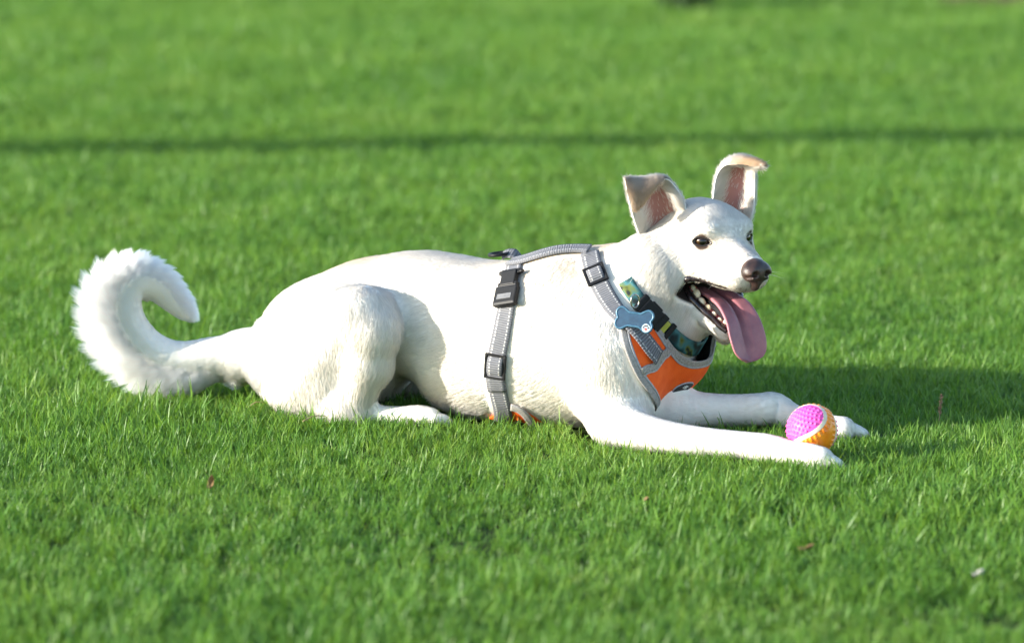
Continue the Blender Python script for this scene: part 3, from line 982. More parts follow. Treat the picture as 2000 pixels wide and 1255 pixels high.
NT = 15
grid = np.array([[plate_point(*(outer[i] * (1 - t_) + neck[i] * t_)) for t_ in np.linspace(0, 1, NT)] for i in range(len(outer))])
for _ in range(4):                                    # drape smoothly
    gsm = grid.copy()
    gsm[1:-1, 1:-1] = (grid[:-2, 1:-1] + grid[2:, 1:-1] + grid[1:-1, :-2] + grid[1:-1, 2:] + 2 * grid[1:-1, 1:-1]) / 6
    gsm[1:-1, 0] = (grid[:-2, 0] + 2 * grid[1:-1, 0] + grid[2:, 0]) / 4
    gsm[1:-1, -1] = (grid[:-2, -1] + 2 * grid[1:-1, -1] + grid[2:, -1]) / 4
    grid = gsm
def grid_normals(g, ref):
    N = unit(np.cross(np.gradient(g, axis=0), np.gradient(g, axis=1)))
    s_ = np.sign((N * (g - ref)).sum(-1))
    return N * np.where(np.median(s_) < 0, -1, 1)
GN = grid_normals(grid, CC)
def sheet(name, g, N, thick, m_out, m_in, parent):
    n, m = g.shape[:2]
    A = (g + N * thick / 2).reshape(-1, 3); B = (g - N * thick / 2).reshape(-1, 3)
    K = n * m
    Fc, mi = [], []
    for i in range(n - 1):
        for j in range(m - 1):
            q = (i * m + j, i * m + j + 1, (i + 1) * m + j + 1, (i + 1) * m + j)
            Fc.append(q); mi.append(0); Fc.append(tuple(K + x for x in q[::-1])); mi.append(1)
    rim = [(i, 0) for i in range(n)] + [(n - 1, j) for j in range(1, m)] + [(i, m - 1) for i in range(n - 2, -1, -1)] + [(0, j) for j in range(m - 2, -1, -1)]
    for (i0, j0), (i1, j1) in zip(rim[:-1], rim[1:]):
        a0, a1 = i0 * m + j0, i1 * m + j1
        Fc.append((a0, a1, K + a1, K + a0)); mi.append(2)
    o = mesh_obj(name, np.vstack([A, B]), Fc, m_out, parent)
    o.data.materials.append(m_in); o.data.materials.append(TRIM)
    o.data.polygons.foreach_set('material_index', np.array(mi, np.int32))
    bm = bmesh.new(); bm.from_mesh(o.data); bmesh.ops.recalc_face_normals(bm, faces=bm.faces); bm.to_mesh(o.data); bm.free()
    return o
plate = sheet('chest_plate', grid, GN, .0045, ORANGE, LINING, HARN)
def edge_ribbon(name, line, N, half, thick, mat, off):
    return ribbon(name, line, half, thick, mat, plate, off=off, nrm=N, smooth_n=0)
def lerp_line(t_):
    x = t_ * (NT - 1); a = int(min(x, NT - 2)); f = x - a
    return grid[:, a] * (1 - f) + grid[:, a + 1] * f, unit(GN[:, a] * (1 - f) + GN[:, a + 1] * f)
wid = np.linalg.norm(grid[:, -1] - grid[:, 0], axis=1)     # width of the plate at each column
def inset(t_edge, d):
    """a line at distance d inside the outer (0) or neck (1) edge"""
    out, Nn = [], []
    for i in range(len(grid)):
        t_ = d / wid[i]
        t_ = t_ if t_edge == 0 else 1 - t_
        x = min(max(t_, 0), 1) * (NT - 1); a = int(min(x, NT - 2)); f = x - a
        out.append(grid[i, a] * (1 - f) + grid[i, a + 1] * f); Nn.append(unit(GN[i, a] * (1 - f) + GN[i, a + 1] * f))
    return np.array(out), np.array(Nn)
for te, d, h in ((0, .0004, .0050), (1, .0008, .0052)):
    ln, Nn = inset(te, d)
    edge_ribbon('edge_binding', ln, Nn, h, .0014, TRIM, .0022)
    ln, Nn = inset(te, d + h + .0010)
    edge_ribbon('edge_piping', ln, Nn, .0015, .0016, PIPE, .0024)
# the grey cross bands where the straps are sewn in
for cols in ((12, 14), (len(grid) - 13, len(grid) - 15)):
    pts = np.array([grid[int(round(cols[0] + (cols[1] - cols[0]) * x))][int(round(x * (NT - 1)))] for x in np.linspace(.04, .96, 12)])
    Nn = np.array([GN[int(round(cols[0] + (cols[1] - cols[0]) * x))][int(round(x * (NT - 1)))] for x in np.linspace(.04, .96, 12)])
    pts[1:-1] = (pts[:-2] + 2 * pts[1:-1] + pts[2:]) / 4
    ribbon('cross_band', pts, .0056, .0016, TRIM, plate, off=.0042, nrm=Nn, smooth_n=0)
    dn = unit(np.cross(pts[-1] - pts[0], Nn[5])); dn = dn if dn[2] < 0 else -dn
    ribbon('cross_piping', pts + dn * .0064, .0014, .0016, PIPE, plate, off=.0044, nrm=Nn, smooth_n=0)
# the dark oval badge on the front of the plate
bc = pix_hit(1332, 757, BVHTree.FromPolygons([tuple(v.co) for v in plate.data.vertices], [tuple(p.vertices) for p in plate.data.polygons]))
if bc is None: bc = plate_point(0, .07)
PB = BVHTree.FromPolygons([tuple(v.co) for v in plate.data.vertices], [tuple(p.vertices) for p in plate.data.polygons])
_, bn = nearest(bc, PB)
bn = bn if bn @ (bc - CC) > 0 else -bn
bx = unit(np.cross([0, 0, 1], bn)); by = np.cross(bn, bx)
bx, by = unit(bx * .93 + by * .37), unit(by * .93 - bx * .37)
def badge(name, rx, ry, lift, mat, parent, cx=0, cy=0, n=36, thick=.0012):
    top = []; bot = []
    for a in np.linspace(0, 2 * math.pi, n, endpoint=False):
        p = bc + bx * (cx + rx * math.cos(a)) + by * (cy + ry * math.sin(a))
        q, n_ = nearest(p, PB)
        n_ = n_ if n_ @ bn > 0 else -n_
        top.append(q + n_ * lift); bot.append(q + n_ * (lift - thick))
    c0, n_ = nearest(bc + bx * cx + by * cy, PB); n_ = n_ if n_ @ bn > 0 else -n_
    V = top + bot + [c0 + n_ * lift]
    Fc = [(i, (i + 1) % n, 2 * n) for i in range(n)] + [(i, n + i, n + (i + 1) % n, (i + 1) % n) for i in range(n)]
    return mesh_obj(name, V, Fc, mat, parent)
GREYB, t, b = material('badge_charcoal', (.035, .036, .038), .6, .3)
noise_color(t, b, (.03, .031, .033), (.045, .046, .048), 200, 2)
MARK, t, b = material('badge_mark', (.7, .7, .68), .6, .3)
noise_color(t, b, (.65, .65, .63), (.74, .74, .72), 200, 2)
bd = badge('badge', .0190, .0105, .0016, PIPE, plate)
badge('badge_face', .0174, .0089, .0026, GREYB, bd, thick=.001)
for cx, cy, rx, ry in ((.004, .0012, .0026, .0018), (.0006, .0034, .0011, .0011), (.0032, .0048, .0011, .0012), (.0060, .0044, .0011, .0011), (.0078, .0022, .0010, .0010), (-.007, -.0040, .0046, .0008), (.003, -.0052, .0034, .0007)):
    badge('badge_mark', rx, ry, .0034, MARK, bd, cx, cy, 12, .0008)
# belly pad at the foot of the girth strap
pad_pts = spline([pix_hit(x, y) for x, y in [(975, 818), (1003, 806), (1025, 812), (1042, 822)] if pix_hit(x, y) is not None], 4)
pad = ribbon('belly_pad', pad_pts, .017, .0015, ORANGE, HARN, off=.0015)
pe = spline([q for q in (pix_hit(x, y) for x, y in [(1000, 788), (1016, 793), (1032, 806), (1046, 824)]) if q is not None], 4)
ribbon('belly_pad_binding', pe, .006, .003, TRIM, HARN, off=.006)

# ------------------------------------------------------------------ collar and bone tag
COL, t, b = material('collar_webbing', (.05, .25, .28), .7, .3)
tc = t.nodes.new('ShaderNodeTexCoord'); nz = t.nodes.new('ShaderNodeTexNoise'); nz.inputs['Scale'].default_value = 55; nz.inputs['Detail'].default_value = 1
t.links.new(tc.outputs['Object'], nz.inputs['Vector'])
r = t.nodes.new('ShaderNodeValToRGB'); e = r.color_ramp.elements
e[0].position, e[0].color = .36, (.006, .015, .018, 1)
e[1].position, e[1].color = .46, (.015, .07, .08, 1)
for pos, c in ((.56, (.04, .15, .17, 1)), (.66, (.09, .115, .015, 1)), (.70, (.006, .015, .015, 1))):
    x = e.new(pos); x.color = c
t.links.new(nz.outputs['Fac'], r.inputs[0]); t.links.new(r.outputs[0], b.inputs['Base Color'])
COLL = thing('dog_collar', 'teal patterned collar with a black buckle round the dog\'s neck', 'collar', P(1290, 600, -.07))
c_n = unit(np.array([.082, -.035, .070])); c_c = P(1292, 588, -.075)
e1 = unit(np.cross(c_n, [0, 1, 0])); e2 = np.cross(c_n, e1)
cl = []
for a in np.linspace(0, 2 * math.pi, 60, endpoint=False):
    d = e1 * math.cos(a) + e2 * math.sin(a)
    h = BVH.ray_cast(Vector(c_c), Vector(d), .2)
    cl.append(np.array(h[0]) if h[0] is not None else c_c + d * .08)
cl = np.array(cl)
for _ in range(3): cl = (np.roll(cl, 1, 0) + 2 * cl + np.roll(cl, -1, 0)) / 4
coff = np.interp(cl[:, 2], [.222, .250], [.0055, -.0080])      # sunk in the ruff at the nape
STRAPS.append(ribbon('collar_strap', cl, .0115, .0022, COL, COLL, off=coff, closed=True))
def c_at(px, py):
    return int(np.argmin([np.hypot(proj(q)[0] - px, proj(q)[1] - py) + (300 if q[1] > -.06 else 0) for q in cl]))
def c_frame(i):
    q, n_ = nearest(cl[i]); tt = unit(cl[(i + 1) % 60] - cl[i - 1]); sd = unit(np.cross(tt, n_)); return q, tt, sd, np.cross(sd, tt)
q, tt, sd, nn = c_frame(c_at(1272, 602))
cb = solid('collar_buckle', (q + nn * .0095, tt, sd, nn), [((0, 0, 0), (.034, .026, .009)), ((.020, 0, -.001), (.012, .029, .008)), ((-.021, 0, -.001), (.010, .029, .008)), ((0, .0135, 0), (.02, .004, .008)), ((0, -.0135, 0), (.02, .004, .008))], BLACK, COLL, .0022)
YEL, t, b = material('yellow_clip', (.55, .55, .05), .35, .5)
noise_color(t, b, (.34, .35, .03), (.42, .43, .06), 120, 2)
q, tt, sd, nn = c_frame(c_at(1296, 632))
solid('yellow_clip', (q + nn * .0085, tt, sd, nn), [((0, 0, 0), (.011, .019, .005))], YEL, COLL, .0015)
solid('collar_loop', (q + nn * .0080, tt, sd, nn), [((-.0085, 0, 0), (.005, .027, .007)), ((.011, 0, 0), (.008, .027, .007))], BLACK, COLL, .0015)
METAL, t, b = material('ring_metal', (.35, .35, .34), .25, .5, 1.0)
noise_color(t, b, (.30, .30, .29), (.45, .45, .44), 200, 2)
tgc = pix_hit(1239, 624); tgc = tgc + unit(np.array([0, -CAM_D, CAM_H]) - tgc) * .036
rc = tgc + np.array([.001, .006, .026])
TAGT = thing('bone_tag', 'blue metal bone-shaped tag with a small paw print hanging at the dog\'s shoulder', 'dog tag', tgc)
tube('split_ring', [rc + np.array([.006 * math.cos(a), .003 * math.cos(a), .0095 * math.sin(a)]) for a in np.linspace(0, 2 * math.pi, 24, endpoint=False)], .0012, METAL, TAGT, closed=True, up=(0, 1, 0))
# the bone itself, in its own plane
tn = unit(np.array([-.30, -.93, .22])); txx = unit(np.cross([0, 0, 1], tn) * -1)
txx = txx if txx[0] > 0 else -txx
txx = unit(txx + np.array([0, 0, -.10])); txx = unit(txx - tn * (txx @ tn)); tyy = np.cross(txx, tn); tyy = tyy if tyy[2] > 0 else -tyy
def bone_sdf(x, y):
    d = np.maximum(np.abs(x) - .021, np.abs(y) - .0095)
    for cx, cy in ((.0195, .0075), (.0195, -.0075), (-.0195, .0075), (-.0195, -.0075)):
        c_ = np.hypot(x - cx, y - cy) - .0082
        h = np.clip(.5 + .5 * (d - c_) / .003, 0, 1); d = d * (1 - h) + c_ * h - .003 * h * (1 - h)
    return d
out = []
for a in np.linspace(0, 2 * math.pi, 120, endpoint=False):
    rr = np.linspace(.002, .04, 400); v = bone_sdf(rr * math.cos(a), rr * math.sin(a))
    r0 = rr[np.nonzero(v < 0)[0].max()]
    out.append((r0 * math.cos(a), r0 * math.sin(a)))
out = np.array(out); out = (np.roll(out, 1, 0) + 2 * out + np.roll(out, -1, 0)) / 4
def tp(x, y, z): return tgc + txx * x + tyy * y + tn * z
n = len(out)
V = [tp(x, y, .0012) for x, y in out * .97] + [tp(x, y, -.0012) for x, y in out * .97] + [tp(0, 0, .0014), tp(0, 0, -.0012)]
Fc = [(i, (i + 1) % n, 2 * n) for i in range(n)] + [(n + (i + 1) % n, n + i, 2 * n + 1) for i in range(n)] + [(i, n + i, n + (i + 1) % n, (i + 1) % n) for i in range(n)]
BLUE, t, b = material('blue_anodised', (.035, .13, .22), .45, .4, .15)
nn_, rr_ = noise_color(t, b, (.004, .030, .068), (.007, .044, .092), 140, 4)
BLUEL, t, b = material('blue_rim', (.16, .38, .58), .35, .5, .2)
noise_color(t, b, (.030, .095, .16), (.055, .14, .22), 200, 2)
bone = mesh_obj('bone_plate', V, Fc, BLUE, TAGT, smooth=False)
tube('bone_rim', [tp(x, y, .0002) for x, y in out], .0019, BLUEL, TAGT, closed=True, up=tuple(tn), seg=8)
def disc(name, cx, cy, r, z, mat, parent, n=14):
    V = [tp(cx + r * math.cos(a), cy + r * math.sin(a), z) for a in np.linspace(0, 2 * math.pi, n, endpoint=False)]
    V += [tp(cx + r * math.cos(a), cy + r * math.sin(a), z - .0008) for a in np.linspace(0, 2 * math.pi, n, endpoint=False)]
    return mesh_obj(name, V, [tuple(range(n))] + [(i, n + i, n + (i + 1) % n, (i + 1) % n) for i in range(n)], mat, parent, smooth=False)
PALE, t, b = material('paw_disc', (.35, .45, .55), .35, .5); noise_color(t, b, (.30, .40, .50), (.45, .55, .62), 300, 2)
INK, t, b = material('paw_ink', (.02, .015, .02), .5, .4); noise_color(t, b, (.016, .012, .016), (.03, .02, .02), 300, 2)
REDI, t, b = material('paw_red', (.40, .07, .06), .4, .4); noise_color(t, b, (.35, .06, .05), (.5, .10, .08), 300, 2)
pd = disc('paw_disc', .0195, -.0095, .0062, .0022, PALE, TAGT)
for cx, cy, r_, m_ in ((0, -.0016, .0021, REDI), (-.0036, .0005, .0012, INK), (-.0016, .0030, .0013, INK), (.0014, .0031, .0013, INK), (.0036, .0007, .0012, INK)):
    disc('paw_pad', .0195 + cx, -.0095 + cy, r_, .0027, m_, pd, 10)
# ------------------------------------------------------------------ fur
scene.cycles_curves.shape = 'RIBBONS'
scene.cycles_curves.subdivisions = 2
def fur_material():
    m = bpy.data.materials.new('dog_fur'); m.use_nodes = True
    t = m.node_tree; t.nodes.clear()
    out = t.nodes.new('ShaderNodeOutputMaterial')
    a = t.nodes.new('ShaderNodeAttribute'); a.attribute_name = 'coat'
    d = t.nodes.new('ShaderNodeBsdfDiffuse'); tr = t.nodes.new('ShaderNodeBsdfTranslucent'); g = t.nodes.new('ShaderNodeBsdfGlossy')
    g.inputs['Roughness'].default_value = .45
    mx = t.nodes.new('ShaderNodeMixShader'); mx.inputs[0].default_value = .22
    m2 = t.nodes.new('ShaderNodeMixShader'); m2.inputs[0].default_value = .04
    nm = t.nodes.new('ShaderNodeAttribute'); nm.attribute_name = 'skin_normal'
    t.links.new(nm.outputs['Vector'], d.inputs['Normal'])
    t.links.new(a.outputs['Color'], d.inputs[0]); t.links.new(a.outputs['Color'], tr.inputs[0])
    t.links.new(d.outputs[0], mx.inputs[1]); t.links.new(tr.outputs[0], mx.inputs[2])
    t.links.new(mx.outputs[0], m2.inputs[1]); t.links.new(g.outputs[0], m2.inputs[2])
    t.links.new(m2.outputs[0], out.inputs[0])
    return m
FUR = fur_material()
def long_hair_material():
    m = bpy.data.materials.new('dog_tail_hair'); m.use_nodes = True
    t = m.node_tree; t.nodes.clear()
    out = t.nodes.new('ShaderNodeOutputMaterial'); h = t.nodes.new('ShaderNodeBsdfHairPrincipled')
    h.parametrization = 'COLOR'
    a = t.nodes.new('ShaderNodeAttribute'); a.attribute_name = 'coat'
    t.links.new(a.outputs['Color'], h.inputs['Color'])
    h.inputs['Roughness'].default_value = .35; h.inputs['Radial Roughness'].default_value = .6
    t.links.new(h.outputs[0], out.inputs[0])
    return m
LONGHAIR = long_hair_material()
def hair_object(name, pts, radius, colour, parent, normals):
    """pts (n, k, 3), radius (n, k), colour (n, 3)"""
    n, k = pts.shape[:2]
    cu = bpy.data.hair_curves.new(name)
    cu.add_curves([k] * n)
    cu.attributes['position'].data.foreach_set('vector', pts.astype(np.float32).ravel())
    ra = cu.attributes.get('radius') or cu.attributes.new('radius', 'FLOAT', 'POINT')
    ra.data.foreach_set('value', radius.astype(np.float32).ravel())
    ca = cu.attributes.new('coat', 'FLOAT_COLOR', 'CURVE')
    c = np.ones((n, 4), np.float32); c[:, :3] = colour
    ca.data.foreach_set('color', c.ravel())
    na = cu.attributes.new('skin_normal', 'FLOAT_VECTOR', 'CURVE')
    na.data.foreach_set('vector', np.ascontiguousarray(normals, np.float32).ravel())
    cu.materials.append(FUR)
    o = link(bpy.data.objects.new(name, cu), parent)
    o['kind'] = 'stuff'
    return o
def sample_surface(V, Q, n, weight=None):
    T = np.vstack([Q[:, [0, 1, 2]], Q[:, [0, 2, 3]]])
    a, b, c = V[T[:, 0]], V[T[:, 1]], V[T[:, 2]]
    A = np.linalg.norm(np.cross(b - a, c - a), axis=1)
    if weight is not None:
        A = A * weight[T].mean(1)
    i = rng.choice(len(T), n, p=A / A.sum())
    u, v = rng.random(n), rng.random(n)
    f = u + v > 1; u[f], v[f] = 1 - u[f], 1 - v[f]
    w = 1 - u - v
    N = vert_normals(V, Q)
    mixw = lambda X: X[T[i, 0]] * w[:, None] + X[T[i, 1]] * u[:, None] + X[T[i, 2]] * v[:, None]
    return mixw(V), unit(mixw(N))
flat = [q for p, k in prims for q in (p.parts if isinstance(p, Multi) else [p])]
kinds = np.array([q.kind for q in flat])
combs = np.array([q.comb for q in flat])
def nearest_prims(p):
    D = np.empty((len(flat), len(p)), np.float32)
    for i, q in enumerate(flat):
        m = np.all((p > q.lo - .05) & (p < q.hi + .05), axis=1)
        D[i] = .2
        if m.any():
            D[i, m] = q(p[m])
    best = D.argmin(0)
    W = np.exp(-(D - D.min(0)) / .010)
    W[W < .02] = 0
    C = W.T @ combs
    return best, unit(C)
# the harness flattens the coat under it
SB_v, SB_f = [], []
for o in STRAPS + [plate, buckle, SL, cb, pad]:
    base = len(SB_v)
    SB_v += [tuple(v.co) for v in o.data.vertices]; SB_f += [tuple(base + i for i in p.vertices) for p in o.data.polygons]
WORN = BVHTree.FromPolygons(SB_v, SB_f)

NFUR = 230000
wz = np.where(DV[:, 2] < .006, .05, 1.0) * np.where((f_ > -.12) & (np.abs(l_) < .08) & (u_ > -.16) , 2.2, 1.0)
rp, rn = sample_surface(DV, DQ, NFUR, wz)
best, comb = nearest_prims(rp)
kd = kinds[best]
hf, hl, hu = head_coords(rp)
keep = mouth_weight(rp) < .02
for c, d in EYES:
    keep &= np.linalg.norm(rp - c, axis=1) > .0135
ndist = np.min([p(rp) for p, k in nose_prims], axis=0)
keep &= ndist > .0015
keep &= (kd != 'tail') | (rp[:, 0] > P(508, 690, .16)[0])
worn = np.array([(WORN.find_nearest(Vector(p), .03)[3] if WORN.find_nearest(Vector(p), .03)[3] is not None else 1.0) if (p[0] > -.08 and p[0] < .32) else 1.0 for p in rp])
keep &= worn > .0075
rp, rn, comb, kd, best, worn = rp[keep], rn[keep], comb[keep], kd[keep], best[keep], worn[keep]
hf, hl, hu = hf[keep], hl[keep], hu[keep]
L = np.full(len(rp), .0135)
L[kd == 'thigh'] = .0150
L[kd == 'neck'] = .0170
L[kd == 'tail'] = .0200
L[kd == 'paw'] = .0032
L[kd == 'leg'] = .0062
L[kd == 'head'] = .0090
L[kd == 'jaw'] = .0085
fx, fy = proj(rp)
L = np.where((kd == 'thigh') & (fy > 740) & (fx < 735), .021, L)
L = np.where((kd == 'body') & (rp[:, 2] < .06) & (fx < 1000) & (fx > 780), .019, L)
L = np.where((kd == 'head') & (hf > .02), .0045, L)
L = np.where((kd == 'jaw') & (hf < -.01) & (hu < -.095), .018, L)
L = np.where((kd == 'neck') & (fy < 640) & (fx > 1180), .020, L)
cl1 = vnoise(rp * 60, 11); cl2 = vnoise(rp * 60, 12); cl3 = vnoise(rp * 14, 13)
L = L * (.75 + .5 * rng.random(len(rp))) * (1 + .12 * cl1)
L = np.where(worn < .02, L * .75, L)
comb = comb - rn * (comb * rn).sum(1, keepdims=True)
comb = unit(comb + 1e-6)
side = np.cross(rn, comb)
comb = unit(comb + side * (.09 * cl2 + .26 * cl3 + .08 * rng.normal(size=len(rp)))[:, None])
lift = np.where(kd == 'leg', .13, .15) * (1 + .18 * cl1) + .03 * rng.normal(size=len(rp))
lift = np.clip(np.where(kd == 'head', .24, lift), .05, .6)
t5 = np.linspace(0, 1, 5)
pts = rp[:, None] + comb[:, None] * (L[:, None] * t5)[..., None] + rn[:, None] * ((L * lift)[:, None] * (1.6 * t5 - .75 * t5 ** 2))[..., None] + np.array([0, 0, -1.0]) * ((L * .10)[:, None] * t5 ** 2)[..., None]
pts[:, 0] -= rn * .0006
rad = np.array([.00022, .00022, .00019, .00013, .00004])[None] * (.8 + .4 * rng.random((len(rp), 1)))
rad = rad * np.where(kd == 'leg', .8, 1.0)[:, None]
hc = coat_colour(rp) * (.88 + .22 * rng.random((len(rp), 1)))
hair_object('fur', pts, rad, np.clip(hc, 0, .88), dog, rn)

# ---- the bushy tail
NTAIL = 150000
wt = np.clip((P(524, 690, .16)[0] - DV[:, 0]) / .012, 0, 1) * (np.abs(DV[:, 2] - z_at(692, .16)) < .06 + 1.0 * (DV[:, 0] < P(480, 690, .16)[0]))
rp, rn = sample_surface(DV, DQ, NTAIL, wt + 1e-9)
TC = TS[:, :3]
dd = ((rp[:, None] - TC[None]) ** 2).sum(-1); ti = dd.argmin(1)
tang = unit(np.gradient(TC, axis=0))[ti]
along = ti / (len(TC) - 1)
cc = P(305, 612, .16)
rad_v = rp - TC[ti]
outw = (rp - cc); outw[:, 1] *= .3; outw = unit(outw)
outer = np.clip((rn * outw).sum(1) * .90 + .10, 0, 1)
prof = np.interp(along, [0, .10, .25, .40, .50, .56, .62, .72, .82, .92, 1], [.72, .80, .92, 1.0, .96, .66, .40, .40, .34, .18, .10])
L = (.010 + .046 * outer ** 1.2 * prof) * (.75 + .45 * rng.random(NTAIL))
cln = vnoise(rp * 170, 21); cln2 = vnoise(rp * 170, 22)
L = np.minimum(L, np.linalg.norm(rp - TC[-1], axis=1) * .75 + .017)
L = L * (1 + .07 * cln)
spread = np.interp(outer, [0, .4, 1], [.10, .40, .95]) * np.interp(along, [0, .2, .62, .78, .9, 1], [.70, .90, .75, .45, .20, .05])
d0 = unit(tang + rn * spread[:, None] + outw * (spread * .3)[:, None])
d0 = unit(d0 + np.cross(rn, tang) * (.07 * cln2 + .10 * rng.normal(size=NTAIL))[:, None] + rn * (.05 * cln)[:, None])
d1 = unit(d0 + tang * .25 + np.array([0, 0, -.18]))
t6 = np.linspace(0, 1, 6)
pts = rp[:, None] + d0[:, None] * (L[:, None] * (t6 - .5 * t6 ** 2))[..., None] + d1[:, None] * (L[:, None] * .5 * t6 ** 2)[..., None]
pts[..., 2] = np.maximum(pts[..., 2], .012)
rad = np.array([.00026, .00026, .00024, .00019, .00012, .00003])[None] * (.8 + .4 * rng.random((NTAIL, 1)))
tcol = np.clip(WHITE * (1.06 + .20 * rng.random((NTAIL, 1))), 0, .95)
fringe = outer > .38
TAILFUR = hair_object('tail_fringe', pts[fringe], rad[fringe], tcol[fringe], dog, rn[fringe])
TAILFUR.data.materials[0] = LONGHAIR
hair_object('tail_fur', pts[~fringe], rad[~fringe], np.clip(tcol[~fringe], 0, .90), dog, rn[~fringe])
# ---- ear hair
allp, alln, alld, allc, alll = [], [], [], [], []
for inner, outer_, N, dv, pk, co in EARS:
    n, m = inner.shape[:2]
    for surf, sg, cnt in ((inner, 1, 9000), (outer_, -1, 14000)):
        i = rng.random(cnt) * (n - 1.001); j = rng.random(cnt) * (m - 1.001)
        ia, ja = i.astype(int), j.astype(int); fi, fj = (i - ia)[:, None], (j - ja)[:, None]
        bl = lambda X: (X[ia, ja] * (1 - fi) + X[ia + 1, ja] * fi) * (1 - fj) + (X[ia, ja + 1] * (1 - fi) + X[ia + 1, ja + 1] * fi) * fj
        p_, n_, d_ = bl(surf), unit(bl(N)) * sg, unit(bl(dv))
        e = np.abs(j / (m - 1) * 2 - 1)
        if sg > 0:
            k_ = (rng.random(cnt) < np.clip(e * 1.3 - .25, .05, 1))
            mid = unit(surf[ia, m // 2] - p_ + 1e-9)
            d_ = unit(d_ * .8 + mid * .45 * e[:, None])
            ln = (.007 + .010 * e) * (.6 + .6 * rng.random(cnt)); c_ = np.tile(WHITE * .97, (cnt, 1))
            p_, n_, d_, ln, c_ = p_[k_], n_[k_], d_[k_], ln[k_], c_[k_]
        else:
            ln = .0075 * (.6 + .7 * rng.random(cnt)); c_ = co[ia, ja] * (.95 + .1 * rng.random((cnt, 1)))
        allp.append(p_); alln.append(n_); alld.append(d_); allc.append(c_); alll.append(ln)
p_, n_, d_, c_, l__ = [np.concatenate(x) for x in (allp, alln, alld, allc, alll)]
d_ = unit(d_ + .22 * rng.normal(size=d_.shape))
t4 = np.linspace(0, 1, 4)
pts = p_[:, None] + d_[:, None] * (l__[:, None] * t4)[..., None] + n_[:, None] * ((l__ * .35)[:, None] * (1.4 * t4 - .6 * t4 ** 2))[..., None]
hair_object('ear_hair', pts, np.array([.00020, .00020, .00015, .00004])[None] * np.ones((len(p_), 1)), np.clip(c_, 0, .86), dog, n_)
# ---- whiskers
wp = []
for s in (-1, 1):
    for k in range(6):
        q, n_ = nearest(H(.048 + .020 * rng.random(), s * .03, -.040 - .012 * rng.random()))
        d_ = unit(n_ * .9 + HL * s * .5 + HF * .15 + HU * (.5 * rng.random() - .15)); ln = .015 + .018 * rng.random()
        wp.append([q + d_ * ln * x + np.array([0, 0, -1]) * ln * .25 * x * x for x in np.linspace(0, 1, 6)])
wp = np.array(wp)
hair_object('whisker', wp, np.array([.00012, .00011, .0001, .00008, .00006, .00003])[None] * np.ones((len(wp), 1)), np.tile([.8, .78, .74], (len(wp), 1)), dog, np.tile([0, -1.0, 0], (len(wp), 1)))
# ------------------------------------------------------------------ ball
BR = .0375
bcen = PZ(1586, 838, .050)
view = unit(np.array([0, -CAM_D, CAM_H]) - bcen)
vr = unit(np.cross([0, 0, 1], view)); vu = np.cross(view, vr)
qw, qx, qy, qz = unit(np.array([-0.48939615, -0.76494485, 0.33285471, 0.25408369]))
RB = np.array([[1 - 2 * (qy * qy + qz * qz), 2 * (qx * qy - qz * qw), 2 * (qx * qz + qy * qw)], [2 * (qx * qy + qz * qw), 1 - 2 * (qx * qx + qz * qz), 2 * (qy * qz - qx * qw)], [2 * (qx * qz - qy * qw), 2 * (qy * qz + qx * qw), 1 - 2 * (qx * qx + qy * qy)]])
BW = np.stack([vr, vu, view], 1) @ RB                  # ball frame to world
sb_ = .35; sa_ = 1 - sb_
tt_ = np.linspace(0, 2 * math.pi, 900, endpoint=False)
SP = np.stack([sa_ * np.cos(tt_) + sb_ * np.cos(3 * tt_), sa_ * np.sin(tt_) - sb_ * np.sin(3 * tt_), 2 * math.sqrt(sa_ * sb_) * np.sin(2 * tt_)], 1)
SN = unit(np.cross(SP, np.roll(SP, -1, 0) - np.roll(SP, 1, 0)))
def seam_side(d):
    out = np.empty(len(d)); arc = np.empty(len(d))
    for a in range(0, len(d), 4000):
        i = (d[a:a + 4000] @ SP.T).argmax(1)
        out[a:a + 4000] = np.arcsin(np.clip((d[a:a + 4000] * SN[i]).sum(1), -1, 1)); arc[a:a + 4000] = tt_[i]
    return out, arc
bm = bmesh.new(); bmesh.ops.create_icosphere(bm, subdivisions=7, radius=1)
bv = np.array([v.co[:] for v in bm.verts]); bfc = np.array([[v.index for v in f.verts] for f in bm.faces]); bm.free()
bv = unit(bv)
sd_, arc_ = seam_side(bv)
HB = .082                                              # half width of the seam band, radians
r_ = np.ones(len(bv))
r_ += .012 * np.clip((HB - np.abs(sd_)) / .015, -1, 0) + .0
ribz = np.clip((np.abs(-sd_ - .21) < .10) * 1.0, 0, 1) * np.clip((.10 - np.abs(-sd_ - .21)) / .03, 0, 1)
r_ += np.where(sd_ < -HB, ribz * .030 * np.clip(np.sin(arc_ * 62) * 1.6, -.3, 1), 0)
# knobs on the pink half
gold = np.arange(420); ph = np.arccos(1 - 2 * (gold + .5) / 420); th = math.pi * (1 + 5 ** .5) * gold
kn = np.stack([np.cos(th) * np.sin(ph), np.sin(th) * np.sin(ph), np.cos(ph)], 1)
ks, _ = seam_side(kn); kn = kn[ks > HB + .075]
kd_ = np.arccos(np.clip((bv @ kn.T).max(1), -1, 1))
r_ += .050 * np.exp(-(kd_ / .042) ** 2) * (sd_ > HB)
bw = bcen + (bv * (BR * .965 * r_)[:, None]) @ BW.T
BALL = thing('toy_ball', 'pink knobbly and orange ribbed dog ball with a cream seam between the front paws', 'ball', bcen - np.array([0, 0, BR]))
PKM, t, b = material('pink_rubber', (.85, .10, .50), .48, .35)
noise_color(t, b, (.78, .070, .38), (.86, .105, .46), 60, 3)
b.inputs['Subsurface Weight'].default_value = .15; b.inputs['Subsurface Radius'].default_value = (.004, .002, .003)
ORM, t, b = material('orange_rubber', (.90, .25, .01), .3, .5)
noise_color(t, b, (.85, .20, .008), (.95, .32, .02), 60, 3)
